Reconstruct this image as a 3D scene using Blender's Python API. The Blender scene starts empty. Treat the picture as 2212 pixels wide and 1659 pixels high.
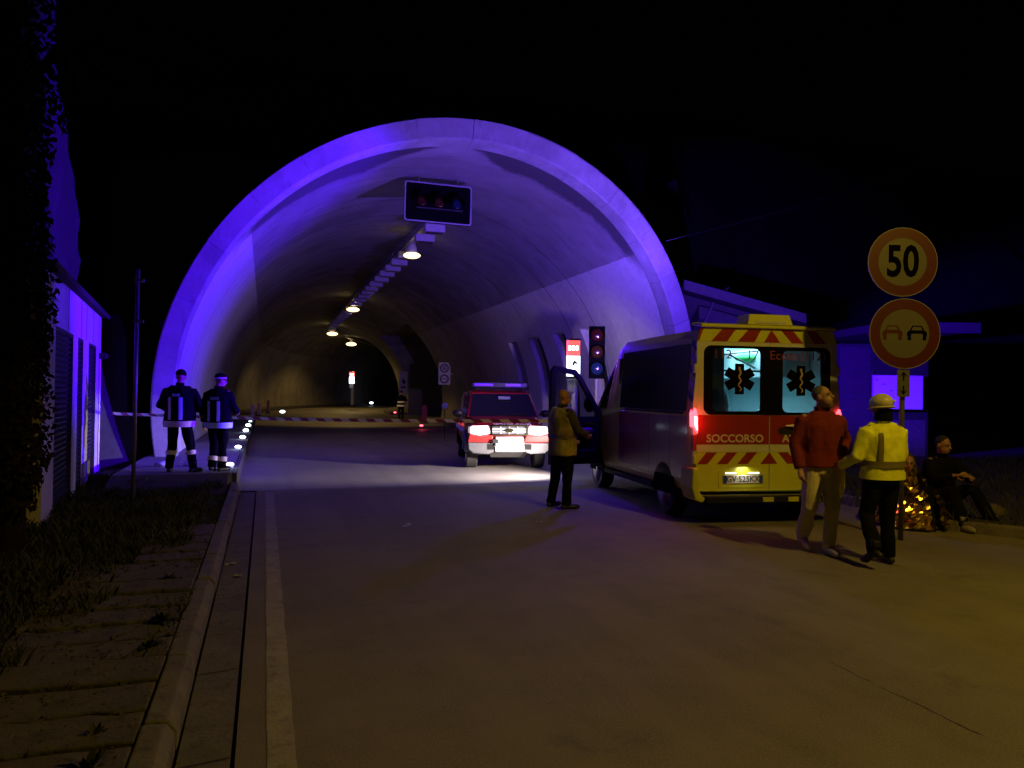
import bpy, bmesh, math, random
from mathutils import Vector, Matrix, noise
random.seed(7)
R = math.radians
S = bpy.context.scene
COL = S.collection

# ------------------------------------------------------------------ camera
YAW, PITCH, ROLL, CAMH = R(17.8), math.atan(20.5/1662), R(0.7), 1.70
cam = bpy.data.cameras.new('camera'); cam.lens = 27.05; cam.sensor_width = 36; cam.clip_start = 0.05; cam.clip_end = 2000
camo = bpy.data.objects.new('camera', cam); COL.objects.link(camo); S.camera = camo
_f = Vector((math.sin(YAW)*math.cos(PITCH), math.cos(YAW)*math.cos(PITCH), math.sin(PITCH)))
_r = Vector((math.cos(YAW), -math.sin(YAW), 0)); _u = _r.cross(_f)
_r2 = _r*math.cos(ROLL)+_u*math.sin(ROLL); _u2 = -_r*math.sin(ROLL)+_u*math.cos(ROLL)
camo.matrix_world = Matrix.Translation((0, 0, CAMH)) @ Matrix((_r2, _u2, -_f)).transposed().to_4x4()
# ------------------------------------------------------------------ night sky, faint moonlight, exposure
W = bpy.data.worlds.new('World'); S.world = W; W.use_nodes = True
nt = W.node_tree; bg = nt.nodes['Background']
sky = nt.nodes.new('ShaderNodeTexSky'); sky.sky_type = 'NISHITA'; sky.sun_disc = False
sky.sun_elevation = R(1); sky.sun_rotation = R(200)
nt.links.new(sky.outputs[0], bg.inputs[0]); bg.inputs[1].default_value = 0.0001
sl = bpy.data.lights.new('moon', 'SUN'); sl.energy = 0.002; sl.angle = R(0.5); sl.color = (.8, .88, 1)
so = bpy.data.objects.new('moon', sl); COL.objects.link(so); so.rotation_euler = (R(55), 0, R(-160))
S.view_settings.view_transform = 'Standard'; S.view_settings.look = 'None'
S.view_settings.exposure = 0; S.view_settings.gamma = 1
S.cycles.max_bounces = 6; S.cycles.diffuse_bounces = 3; S.cycles.glossy_bounces = 3
S.cycles.transparent_max_bounces = 8; S.cycles.sample_clamp_indirect = 2.0; S.cycles.use_denoising = True

def light(name, kind, loc, energy, color, parent=None, aim=None, size=.1, spot=None, blend=.6):
    l = bpy.data.lights.new(name, kind); l.energy = energy; l.color = color
    if kind == 'AREA':
        l.size = size
    else:
        l.shadow_soft_size = size
    if kind == 'SPOT':
        l.spot_size = R(spot); l.spot_blend = blend
    o = bpy.data.objects.new(name, l); COL.objects.link(o); o.parent = parent; o.location = loc
    if aim is not None:
        d = Vector(aim)-Vector(loc); o.rotation_euler = d.to_track_quat('-Z', 'Y').to_euler()
    return o
SODIUM = (1.0, .65, .075)
BLUE = (.06, .0, 1.0)
LAV = (.17, .068, 1.0)

# ------------------------------------------------------------------ helpers
def gnd(x, y, z=0.0):          # 2212-wide survey pixel -> point on the level z
    d = _f+_r2*((x-1106)/1662)-_u2*((y-829.5)/1662); t = (z-CAMH)/d.z
    return Vector((0, 0, CAMH))+d*t
def dep(x, y, t):
    return Vector((0, 0, CAMH))+(_f+_r2*((x-1106)/1662)-_u2*((y-829.5)/1662))*t

class MB:
    def __init__(s): s.v = []; s.f = []
    def add(s, vs, fs):
        n = len(s.v); s.v += [tuple(p) for p in vs]; s.f += [tuple(i+n for i in f) for f in fs]; return s
    def box(s, x0, x1, y0, y1, z0, z1):
        return s.add([(x0,y0,z0),(x1,y0,z0),(x1,y1,z0),(x0,y1,z0),(x0,y0,z1),(x1,y0,z1),(x1,y1,z1),(x0,y1,z1)],
                     [(0,3,2,1),(4,5,6,7),(0,1,5,4),(1,2,6,5),(2,3,7,6),(3,0,4,7)])
    def rings(s, rs, cap=True, closed=True):
        n = len(rs[0]); vs = [p for r in rs for p in r]; fs = []
        for i in range(len(rs)-1):
            for j in range(n if closed else n-1):
                k = (j+1) % n; fs.append((i*n+j, i*n+k, (i+1)*n+k, (i+1)*n+j))
        if cap:
            fs.append(tuple(range(n-1, -1, -1))); fs.append(tuple(range((len(rs)-1)*n, len(rs)*n)))
        return s.add(vs, fs)
    def tube(s, pts, rad, n=10, flat=1.0, cap=True, round_ends=False):
        pts = [Vector(p) for p in pts]; rad = rad if isinstance(rad, (list, tuple)) else [rad]*len(pts)
        if round_ends:
            d0 = (pts[0]-pts[1]).normalized(); d1 = (pts[-1]-pts[-2]).normalized(); r0, r1 = rad[0], rad[-1]
            pts = [pts[0]+d0*r0*.95, pts[0]+d0*r0*.6]+pts+[pts[-1]+d1*r1*.6, pts[-1]+d1*r1*.95]
            rad = [r0*.3, r0*.8]+list(rad)+[r1*.8, r1*.3]
        rs = []; up = None
        for i, p in enumerate(pts):
            d = (pts[min(i+1, len(pts)-1)]-pts[max(i-1, 0)]).normalized()
            if up is None:
                up = Vector((0,0,1)) if abs(d.z) < .9 else Vector((0,1,0))
            a = d.cross(up).normalized(); b = a.cross(d).normalized(); up = b
            rs.append([p+a*rad[i]*math.cos(t)+b*rad[i]*flat*math.sin(t) for t in [2*math.pi*k/n for k in range(n)]])
        return s.rings(rs, cap)
    def ell(s, c, r, nu=14, nv=9):
        c = Vector(c); rs = []
        for i in range(1, nv):
            t = math.pi*i/nv; rs.append([c+Vector((r[0]*math.sin(t)*math.cos(2*math.pi*k/nu), r[1]*math.sin(t)*math.sin(2*math.pi*k/nu), -r[2]*math.cos(t))) for k in range(nu)])
        n0 = len(s.v); s.rings(rs, False); 
        s.v += [tuple(c-Vector((0,0,r[2]))), tuple(c+Vector((0,0,r[2])))]; m = len(s.v)
        for k in range(nu):
            s.f.append((m-2, n0+(k+1)%nu, n0+k)); s.f.append((m-1, n0+(nv-2)*nu+k, n0+(nv-2)*nu+(k+1)%nu))
        return s
    def prism(s, pts, y0, y1):   # polygon in xz, extruded along y
        n = len(pts); return s.add([(x, y0, z) for x, z in pts]+[(x, y1, z) for x, z in pts],
            [tuple(range(n)), tuple(range(2*n-1, n-1, -1))]+[(i, (i+1)%n+0, (i+1)%n+n, i+n)[::-1] for i in range(n)])
    def prismx(s, pts, x0, x1):  # polygon in yz, extruded along x
        n = len(pts); return s.add([(x0, y, z) for y, z in pts]+[(x1, y, z) for y, z in pts],
            [tuple(range(n))[::-1], tuple(range(n, 2*n))]+[(i, (i+1)%n, (i+1)%n+n, i+n) for i in range(n)])
    def frame(s, outer, inner, y0, y1):   # ring between two xz outlines of equal length
        n = len(outer); vs = [(x,y0,z) for x,z in outer]+[(x,y0,z) for x,z in inner]+[(x,y1,z) for x,z in outer]+[(x,y1,z) for x,z in inner]; fs = []
        for i in range(n):
            k = (i+1) % n
            fs += [(i,k,n+k,n+i), (2*n+k,2*n+i,3*n+i,3*n+k), (k,i,2*n+i,2*n+k), (n+i,n+k,3*n+k,3*n+i)]
        return s.add(vs, fs)
    def mesh(s, name):
        m = bpy.data.meshes.new(name); m.from_pydata(s.v, [], s.f)
        b = bmesh.new(); b.from_mesh(m); bmesh.ops.recalc_face_normals(b, faces=b.faces); b.to_mesh(m); b.free(); return m

def rrect(x0, x1, z0, z1, r, n=5):
    p = []
    for cx, cz, a in ((x1-r, z1-r, 0), (x0+r, z1-r, 90), (x0+r, z0+r, 180), (x1-r, z0+r, 270)):
        for k in range(n+1):
            t = R(a+90*k/n); p.append((cx+r*math.cos(t), cz+r*math.sin(t)))
    return p
def circ(cx, cz, r, n=32): return [(cx+r*math.cos(2*math.pi*k/n), cz+r*math.sin(2*math.pi*k/n)) for k in range(n)]

def obj(name, mb, mat, parent=None, smooth=False, bevel=0, loc=None, rot=None):
    me = mb.mesh(name) if isinstance(mb, MB) else mb
    me.materials.clear(); me.materials.append(mat)
    if smooth:
        for p in me.polygons: p.use_smooth = True
    o = bpy.data.objects.new(name, me); COL.objects.link(o); o.parent = parent
    if loc is not None: o.location = loc
    if rot is not None: o.rotation_euler = rot
    if bevel:
        b = o.modifiers.new('bevel', 'BEVEL'); b.width = bevel; b.segments = 2; b.limit_method = 'ANGLE'; b.angle_limit = R(35)
    return o
def tag(o, label=None, cat=None, group=None, kind=None):
    if label: o['label'] = label
    if cat: o['category'] = cat
    if group: o['group'] = group
    if kind: o['kind'] = kind
    return o
def thing(name, label, cat, loc=(0,0,0), rz=0, group=None):
    o = bpy.data.objects.new(name, None); COL.objects.link(o); o.location = loc; o.rotation_euler = (0,0,rz); o.empty_display_size = .2
    return tag(o, label, cat, group)
def struct(name, mb, mat, **k):
    o = obj(name, mb, mat, **k); return tag(o, kind='structure')
def dup(o, parent=None):
    c = o.copy(); COL.objects.link(c); c.parent = parent
    for ch in list(o.children): dup(ch, c)
    return c
TMP = bpy.data.scenes.new('bench')
def evaluated(o):
    TMP.collection.objects.link(o); vl = TMP.view_layers[0]; vl.update(); dg = vl.depsgraph
    return bpy.data.meshes.new_from_object(o.evaluated_get(dg))
def text(name, body, size, mat, parent, loc, rot=(R(90),0,0), ext=.001, off=0.0, sx=1.0, align='CENTER', spacing=1.0):
    cu = bpy.data.curves.new('t', 'FONT'); cu.body = body; cu.size = size; cu.extrude = ext; cu.offset = off
    cu.align_x = align; cu.align_y = 'CENTER'; cu.resolution_u = 3; cu.space_character = spacing
    t = bpy.data.objects.new('t', cu); me = evaluated(t)
    bpy.data.objects.remove(t); bpy.data.curves.remove(cu)
    o = obj(name, me, mat, parent, loc=loc, rot=rot); o.scale = (sx, 1, 1); return o
def solid(mb, voxel, smooth=4, name='m'):
    t = bpy.data.objects.new('t', mb.mesh('t'))
    r = t.modifiers.new('r', 'REMESH'); r.mode = 'VOXEL'; r.voxel_size = voxel
    if smooth:
        q = t.modifiers.new('s', 'SMOOTH'); q.factor = .5; q.iterations = smooth
    me = evaluated(t)
    old = t.data; bpy.data.objects.remove(t); bpy.data.meshes.remove(old); me.name = name; return me
def crumple(me, amp, freq, seed=0, stretch=1.0):
    off = Vector((seed*3.1, seed*1.7, seed))
    cs = [v.co.copy() for v in me.vertices]; ns = [v.normal.copy() for v in me.vertices]; flat = []
    for c, nn in zip(cs, ns):
        p = c*freq; p.z *= stretch
        flat.extend(c+nn*(amp*(noise.noise(p+off)+.5*noise.noise(p*2.3+off))))
    me.vertices.foreach_set('co', flat); me.update(); return me

# ------------------------------------------------------------------ materials
MATS = {}
def M(name, col, rough=.6, metal=0, var=0, scale=8, bump=0, bscale=60, emit=None, es=0, alpha=None, spec=None, coat=0):
    if name in MATS: return MATS[name]
    m = bpy.data.materials.new(name); m.use_nodes = True; MATS[name] = m; n = m.node_tree; b = n.nodes['Principled BSDF']
    b.inputs['Base Color'].default_value = (*col, 1); b.inputs['Roughness'].default_value = rough; b.inputs['Metallic'].default_value = metal
    if spec is not None: b.inputs['Specular IOR Level'].default_value = spec
    if coat: b.inputs['Coat Weight'].default_value = coat; b.inputs['Coat Roughness'].default_value = .08
    tc = n.nodes.new('ShaderNodeTexCoord')
    if var:
        t = n.nodes.new('ShaderNodeTexNoise'); t.inputs['Scale'].default_value = scale; t.inputs['Detail'].default_value = 8; t.inputs['Roughness'].default_value = .65
        n.links.new(tc.outputs['Object'], t.inputs['Vector'])
        r = n.nodes.new('ShaderNodeValToRGB'); r.color_ramp.elements[0].position = .3; r.color_ramp.elements[1].position = .72
        r.color_ramp.elements[0].color = (*[max(0, c*(1-var)) for c in col], 1); r.color_ramp.elements[1].color = (*[min(1, c*(1+var)) for c in col], 1)
        n.links.new(t.outputs[0], r.inputs[0]); n.links.new(r.outputs[0], b.inputs['Base Color'])
    if bump:
        t = n.nodes.new('ShaderNodeTexNoise'); t.inputs['Scale'].default_value = bscale; t.inputs['Detail'].default_value = 5
        n.links.new(tc.outputs['Object'], t.inputs['Vector'])
        u = n.nodes.new('ShaderNodeBump'); u.inputs['Strength'].default_value = bump; u.inputs['Distance'].default_value = .01
        n.links.new(t.outputs[0], u.inputs['Height']); n.links.new(u.outputs[0], b.inputs['Normal'])
    if emit: b.inputs['Emission Color'].default_value = (*emit, 1); b.inputs['Emission Strength'].default_value = es
    return m
def glass(name, tint, amount, rough=.03):
    if name in MATS: return MATS[name]
    m = bpy.data.materials.new(name); m.use_nodes = True; MATS[name] = m; n = m.node_tree; out = n.nodes['Material Output']; n.nodes.remove(n.nodes['Principled BSDF'])
    t = n.nodes.new('ShaderNodeBsdfTransparent'); t.inputs[0].default_value = (*tint, 1)
    g = n.nodes.new('ShaderNodeBsdfGlossy'); g.inputs['Roughness'].default_value = rough; g.inputs[0].default_value = (1,1,1,1)
    x = n.nodes.new('ShaderNodeMixShader'); x.inputs[0].default_value = amount
    n.links.new(t.outputs[0], x.inputs[1]); n.links.new(g.outputs[0], x.inputs[2]); n.links.new(x.outputs[0], out.inputs[0]); return m

class NB:      # small node-graph writer
    def __init__(s, name):
        s.m = bpy.data.materials.new(name); s.m.use_nodes = True; s.n = s.m.node_tree; s.b = s.n.nodes['Principled BSDF']; s.tc = s.n.nodes.new('ShaderNodeTexCoord')
        s.sep = s.n.nodes.new('ShaderNodeSeparateXYZ'); s.n.links.new(s.tc.outputs['Object'], s.sep.inputs[0])
        s.x, s.y, s.z = s.sep.outputs
    def put(s, sock, v):
        if isinstance(v, (int, float)): sock.default_value = v
        elif isinstance(v, tuple): sock.default_value = (*v, 1) if len(v) == 3 else v
        else: s.n.links.new(v, sock)
    def op(s, o, a, b=0, c=0, clamp=False):
        q = s.n.nodes.new('ShaderNodeMath'); q.operation = o; q.use_clamp = clamp
        for i, v in enumerate((a, b, c)): s.put(q.inputs[i], v)
        return q.outputs[0]
    def noise(s, scale, detail=6, rough=.6, vec=None):
        t = s.n.nodes.new('ShaderNodeTexNoise'); t.inputs['Scale'].default_value = scale; t.inputs['Detail'].default_value = detail; t.inputs['Roughness'].default_value = rough
        s.n.links.new(vec or s.tc.outputs['Object'], t.inputs['Vector']); return t.outputs[0]
    def stretch(s, sc):
        q = s.n.nodes.new('ShaderNodeMapping'); q.inputs['Scale'].default_value = sc; s.n.links.new(s.tc.outputs['Object'], q.inputs[0]); return q.outputs[0]
    def ramp(s, v, a, b):
        q = s.n.nodes.new('ShaderNodeMapRange'); s.put(q.inputs[0], v); q.inputs[1].default_value = a; q.inputs[2].default_value = b; q.clamp = True; return q.outputs[0]
    def mix(s, f, a, b):
        q = s.n.nodes.new('ShaderNodeMix'); q.data_type = 'RGBA'; s.put(q.inputs[0], f); s.put(q.inputs[6], a); s.put(q.inputs[7], b); return q.outputs[2]
    def done(s, col, rough=.8, bump=None, dist=.01, strength=.5):
        s.put(s.b.inputs['Base Color'], col); s.put(s.b.inputs['Roughness'], rough)
        if bump is not None:
            u = s.n.nodes.new('ShaderNodeBump'); u.inputs['Distance'].default_value = dist; u.inputs['Strength'].default_value = strength
            s.n.links.new(bump, u.inputs['Height']); s.n.links.new(u.outputs[0], s.b.inputs['Normal'])
        return s.m

def asphalt():
    b = NB('asphalt'); big = b.noise(.35, 4); mid = b.noise(2.2, 5); fine = b.noise(90, 3)
    c = b.mix(b.ramp(big, .35, .68), (.128, .114, .075), (.19, .172, .118))
    c = b.mix(b.op('MULTIPLY', b.ramp(mid, .45, .75), .5), c, (.085, .078, .062))
    c = b.mix(b.op('MULTIPLY', b.ramp(fine, .5, .72), .6), c, (.33, .305, .22))
    c = b.mix(b.op('MULTIPLY', b.ramp(b.noise(160, 2), .55, .7), .5), c, (.04, .036, .03))
    ln = b.noise(1.0, 4, .6, b.stretch((1.3, .07, 1))); c = b.mix(b.op('MULTIPLY', b.ramp(ln, .46, .66), .5), c, (.21, .19, .13)); c = b.mix(b.op('MULTIPLY', b.ramp(b.noise(.9, 5, .7), .60, .72), .55), c, (.055, .05, .042))
    # meandering sealed crack
    w = b.op('ADD', b.x, b.op('MULTIPLY', b.op('SUBTRACT', b.noise(5, 5), .5), .06))
    cr = b.op('MULTIPLY', b.op('LESS_THAN', b.op('ABSOLUTE', b.op('SUBTRACT', w, 3.48)), .0065), b.op('MULTIPLY', b.ramp(b.noise(2.0, 3), .40, .50), b.ramp(b.y, 4.6, 3.6)))
    c = b.mix(cr, c, (.02, .02, .02))
    return b.done(c, b.op('ADD', .78, b.op('MULTIPLY', mid, .15)), fine, .004, .6)
def concrete_road():
    b = NB('tunnel_concrete_road'); big = b.noise(.5, 4); mid = b.noise(3.0, 5); fine = b.noise(70, 3)
    c = b.mix(b.ramp(big, .3, .7), (.15, .145, .135), (.23, .22, .205)); c = b.mix(b.op('MULTIPLY', b.ramp(mid, .5, .8), .5), c, (.11, .105, .10))
    tr = b.noise(1.0, 3, .5, b.stretch((2.2, .05, 1))); c = b.mix(b.op('MULTIPLY', b.ramp(tr, .5, .7), .45), c, (.09, .088, .085))
    return b.done(c, .62, fine, .003, .5)
def vault():
    b = NB('tunnel_vault_concrete')
    n1 = b.noise(.8, 6); n2 = b.noise(5, 6); n3 = b.noise(40, 3); st = b.noise(1.2, 5, .6, b.stretch((1.5, 1.5, .12)))
    raw = b.mix(b.ramp(n1, .3, .72), (.20, .19, .185), (.33, .32, .31))
    raw = b.mix(b.op('MULTIPLY', b.ramp(b.noise(1.4, 6, .7, b.stretch((.3, 1.6, 1))), .5, .68), .55), raw, (.13, .12, .115))
    pnt = b.mix(b.ramp(n2, .25, .8), (.50, .49, .47), (.64, .63, .61)); pnt = b.mix(b.op('MULTIPLY', b.ramp(st, .52, .75), .45), pnt, (.30, .28, .26))
    inside = b.op('LESS_THAN', b.op('ADD', b.z, b.op('MULTIPLY', b.noise(3, 3), .05)), 5.2)
    c = b.mix(inside, raw, pnt)
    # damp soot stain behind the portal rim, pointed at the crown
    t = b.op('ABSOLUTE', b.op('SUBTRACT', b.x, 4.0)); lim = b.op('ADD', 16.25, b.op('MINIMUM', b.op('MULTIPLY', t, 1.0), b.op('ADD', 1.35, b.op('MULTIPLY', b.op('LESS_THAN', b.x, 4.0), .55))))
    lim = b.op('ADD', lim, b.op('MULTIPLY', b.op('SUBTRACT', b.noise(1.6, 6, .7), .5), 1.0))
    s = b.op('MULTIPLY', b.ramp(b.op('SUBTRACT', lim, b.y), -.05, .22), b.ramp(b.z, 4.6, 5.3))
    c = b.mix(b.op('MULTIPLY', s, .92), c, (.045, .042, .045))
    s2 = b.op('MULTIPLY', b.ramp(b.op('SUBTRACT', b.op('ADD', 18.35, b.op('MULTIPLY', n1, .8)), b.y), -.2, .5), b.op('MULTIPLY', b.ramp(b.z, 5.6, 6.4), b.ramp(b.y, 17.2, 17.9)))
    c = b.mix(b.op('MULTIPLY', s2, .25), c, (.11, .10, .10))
    # deep inside the lining turns darker, patchier and rougher
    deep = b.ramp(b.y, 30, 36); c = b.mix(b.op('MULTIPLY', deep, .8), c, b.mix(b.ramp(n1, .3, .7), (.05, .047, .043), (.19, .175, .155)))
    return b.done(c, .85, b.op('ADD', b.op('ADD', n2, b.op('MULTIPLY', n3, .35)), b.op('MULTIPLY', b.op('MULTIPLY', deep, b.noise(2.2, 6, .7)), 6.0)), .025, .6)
def ringmat():
    b = NB('portal_rim_concrete'); n1 = b.noise(1.1, 6, .65); n2 = b.noise(30, 4)
    c = b.mix(b.ramp(n1, .3, .75), (.22, .21, .205), (.40, .39, .38)); c = b.mix(b.op('MULTIPLY', b.ramp(b.noise(2.5, 6, .75, b.stretch((1, .4, .35))), .52, .72), .6), c, (.12, .115, .11)); return b.done(c, .9, n2, .012, .7)
def slabmat(nm, a, c2):
    b = NB(nm); n1 = b.noise(3, 6, .7); n2 = b.noise(40, 4); n4 = b.noise(9, 5, .7)
    c = b.mix(b.ramp(n1, .3, .7), a, c2); c = b.mix(b.op('MULTIPLY', b.ramp(n4, .52, .7), .7), c, tuple(x*.4 for x in a)); return b.done(c, .9, n2, .01, .7)
MA = asphalt(); MC = concrete_road(); MV = vault(); MR = ringmat()
M_SLAB = slabmat('mossy_slab', (.055, .047, .032), (.12, .105, .075)); M_KERB = slabmat('kerb_stone', (.10, .09, .075), (.18, .165, .14)); M_GUT = slabmat('gutter_concrete', (.10, .095, .08), (.16, .15, .13))
M_SOIL = slabmat('soil', (.028, .024, .018), (.05, .042, .03))
M_LINE = slabmat('worn_white_line', (.23, .22, .18), (.34, .32, .27))
M_WALK = slabmat('tunnel_sidewalk', (.12, .115, .11), (.19, .18, .17))
M_DARKC = M('dark_kerb_face', (.035, .033, .032), .8, var=.4)
M_GALV = M('galvanised_steel', (.34, .33, .31), .45, .6, var=.25, scale=20, bump=.2)
M_BLACK = M('black_paint', (.012, .012, .013), .45)
M_MATTE = M('matte_black', (.004,.004,.005), 1, spec=.03)
M_RUB = M('rubber', (.02, .02, .021), .8, bump=.3, bscale=80)
M_WHITE = M('white_paint', (.72, .72, .70), .45, var=.08)
M_CHROME = M('chrome', (.75, .75, .76), .12, 1)
M_DGLASS = M('dark_glass', (.006, .007, .010), .04, spec=.6)
M_GRASS = M('grass_blades', (.030, .036, .012), .8, var=.5, scale=3)
M_LEAF = M('leaf', (.022, .017, .008), 1, var=.5, scale=2, spec=.05)
M_BARK = M('bark', (.03, .022, .014), 1, spec=.05, var=.4, scale=6, bump=.8, bscale=14)

# ------------------------------------------------------------------ ground, road, kerb, verge
struct('ground', MB().add([(-250,-60,-.03),(250,-60,-.03),(250,330,-.03),(-250,330,-.03)], [(0,1,2,3)]), M_SOIL)
struct('road', MB().add([(-.105,-30,0),(16,-30,0),(16,3.0,0),(8.9,7.0,0),(8.9,14.35,0),(-.105,13.75,0)], [(0,1,2,3,4,5)]), MA)
XC, ZC, RI, RO = 4.15, 1.1, 6.06, 6.42
def cx(y): return XC+(max(0, y-56)**2)/126.0
mb = MB(); ys = [14.37, 18]+[18+4*i for i in range(1, 34)]; vs = []; fs = []
for i, y in enumerate(ys):
    o = cx(y)-XC; y0 = 13.78 if i == 0 else y
    vs += [(-.46+o, y0, -.004), (8.9+o if y < 44 or y > 59 else 13+o, y, -.004)]
    if i: fs.append((2*i-2, 2*i-1, 2*i+1, 2*i))
struct('tunnel_road', MB().add(vs, fs), MC)
struct('gutter_strip', MB().add([(-.36,-6,-.006),(-.125,-6,-.006),(-.125,13.6,-.006),(-.36,13.6,-.006)], [(0,1,2,3)]), M_GUT)
g = bpy.data.objects['gutter_strip']
for i, y in enumerate((3.75, 4.95, 6.7, 9.1)):
    obj('joint', MB().add([(-.355,y,-.003),(-.13,y+.05,-.003),(-.13,y+.068,-.003),(-.355,y+.02,-.003)], [(0,1,2,3)]), M_SOIL, g)
vs = []; fs = []      # the painted edge line, ragged at its borders
for i in range(140):
    y = -6+i*.14; a = noise.noise((y*3, 0, 0))*.008; c = noise.noise((y*3, 5, 0))*.008; vs += [(.035+a, y, .004), (.165+c, y, .004)]
    if i: fs.append((2*i-2, 2*i-1, 2*i+1, 2*i))
struct('edge_line', MB().add(vs, fs), M_LINE)
kerb = thing('kerb', None, None); kerb['kind'] = 'structure'
y = -2.0; i = 0
while y < 13.4:
    L = .98; k = obj('kerb_stone', MB().add([(-.525,y+.01,-.1),(-.372,y+.01,-.1),(-.372,y+L,-.1),(-.525,y+L,-.1),(-.525,y+.01,.118),(-.42,y+.01,.115),(-.42,y+L,.115),(-.525,y+L,.118),(-.378,y+.01,.07),(-.378,y+L,.07)],
        [(0,3,2,1),(4,5,6,7),(5,8,9,6),(8,1,2,9),(0,1,8,5,4),(2,3,7,6,9),(3,0,4,7)]), M_KERB, kerb, bevel=.012)
    k.location = (random.uniform(-.006,.006), 0, random.uniform(-.008,.006)); k.rotation_euler.y = random.uniform(-.02,.02); y += 1.0
sidewalk = struct('sidewalk', MB().add([(-3.0,-3,.04),(-.528,-3,.04),(-.528,13.6,.04),(-3.0,13.6,.04)], [(0,1,2,3)]), M_SOIL)
slab = None; y = 2.2
while y < 9.6:
    L = .40; wd = 1.5 if y < 5 else 1.0 if y < 7.5 else .6
    q = MB(); nseg = 12; ea = [.026+.05*noise.noise((k*.9, y*7, 0)) for k in range(nseg+1)]; eb = [L-.022+.05*noise.noise((k*.9, y*7+3, 0)) for k in range(nseg+1)]
    rs = [[(-wd*k/nseg, ea[k], 0), (-wd*k/nseg, eb[k], 0), (-wd*k/nseg, eb[k], .07+.012*noise.noise((k*.6, y*5, 2))), (-wd*k/nseg, ea[k], .07+.012*noise.noise((k*.6, y*5, 8)))] for k in range(nseg+1)]
    o = obj('paving_slab', q.rings(rs), M_SLAB, sidewalk, bevel=.010)
    o.location = (-.535, y, .048+random.uniform(-.010,.008)); o.rotation_euler = (random.uniform(-.03,.03), random.uniform(-.015,.015), random.uniform(-.01,.01))
    y += .40
verge = struct('verge', MB().add([(-40,-20,.03),(-1.7,-20,.03),(-1.7,19.5,.03),(-40,19.5,.03)], [(0,1,2,3)]), M_SOIL)
def blades(name, n, place, hmin, hmax, mat, w=.006):
    m = MB(); 
    for _ in range(n):
        x, y, z, k = place(); h = random.uniform(hmin, hmax)*k; a = random.uniform(0, 6.28); dx, dy = math.cos(a)*w, math.sin(a)*w
        lx, ly = random.uniform(-.6,.6)*h, random.uniform(-.6,.6)*h; i = len(m.v)
        m.v += [(x-dx,y-dy,z),(x+dx,y+dy,z),(x+dx*.7+lx*.45,y+dy*.7+ly*.45,z+h*.65),(x+lx,y+ly,z+h)]; m.f += [(i,i+1,i+2),(i,i+2,i+3)]
    me = bpy.data.meshes.new(name); me.from_pydata(m.v, [], m.f); return obj(name, me, mat)
def pl():
    while True:
        y = random.uniform(2.2, 16); x = -.54-7*random.random()**1.6
        d = noise.noise((x*1.3, y*1.3, 0))
        edge = -1.15-.25*max(0, 6-y)+.35*d
        if y > 8: edge = -.75+.3*d
        if x > edge:
            jt = abs(((y-2.2)/.40) % 1.0-.5) > .43
            if random.random() > .10+.9*max(0, noise.noise((x*2.4, y*2.4, 4)))+(.45 if jt else 0)+(.5 if x > -.60 else 0): continue
        return x, y, .05, (.45+.75*max(0, .5+d))*(1 if x < edge else .55)
tag(blades('grass', 60000, pl, .05, .19, M_GRASS), 'short dark grass and weeds growing over the left verge', 'grass', kind='stuff')
def weed(loc, h, n, label):
    t = thing('weed', label, 'plant', loc, 0, 'weeds along the kerb'); m = MB()
    for k in range(n):
        a = random.uniform(0, 6.28); l = h*random.uniform(.6, 1.1); tilt = random.uniform(.3, 1.1); w = .014
        d = Vector((math.cos(a)*math.sin(tilt), math.sin(a)*math.sin(tilt), math.cos(tilt))); p = Vector((-math.sin(a), math.cos(a), 0))*w
        q = d*l*.55; e = d*l+Vector((0,0,-l*.35*tilt)); i = len(m.v)
        m.v += [tuple(v) for v in (Vector((0,0,0))-p*.3, Vector((0,0,0))+p*.3, q+p, q-p, e)]; m.f += [(i,i+1,i+2,i+3),(i+3,i+2,i+4)]
    me = bpy.data.meshes.new('leaves'); me.from_pydata(m.v, [], m.f); obj('leaves', me, M_GRASS, t)
weed((-.68, 3.62, .08), .15, 40, 'largest leafy weed growing beside the kerb near the bottom edge')
weed((-.72, 3.95, .08), .10, 26, 'small weed behind the largest kerbside weed')
weed((-.66, 5.2, .08), .14, 36, 'grassy weed tuft against the kerb at the middle of the verge')
weed((-.64, 5.75, .08), .15, 36, 'taller weed tuft just beyond the middle tuft on the kerb')
weed((-.75, 7.0, .08), .13, 30, 'farthest weed tuft beside the kerb near the pale leaves')
for (px, py, rz, lb) in ((497, 1220, .4, 'pale dry leaf lying in the gutter, the farther of two'), (515, 1245, 1.9, 'pale dry leaf lying in the gutter, the nearer of two')):
    p = gnd(px, py); m = MB(); n = 12; pts = [(.05*math.cos(t)*(1+.35*math.cos(5*t)), .035*math.sin(t)*(1+.35*math.cos(5*t)), .012+.008*math.sin(3*t)) for t in [6.283*k/n for k in range(n)]]
    m.add(pts+[(0,0,.004)]+[(a,b,c-.002) for a,b,c in pts], [(k,(k+1)%n,n) for k in range(n)]+[(k,(k+1)%n,n+1+(k+1)%n,n+1+k) for k in range(n)])
    tag(obj('fallen_leaf', m, M('dry_leaf', (.42,.38,.26), .7, var=.2), loc=p, rot=(0,0,rz)), lb, 'leaf', 'fallen leaves in the gutter')
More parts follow.
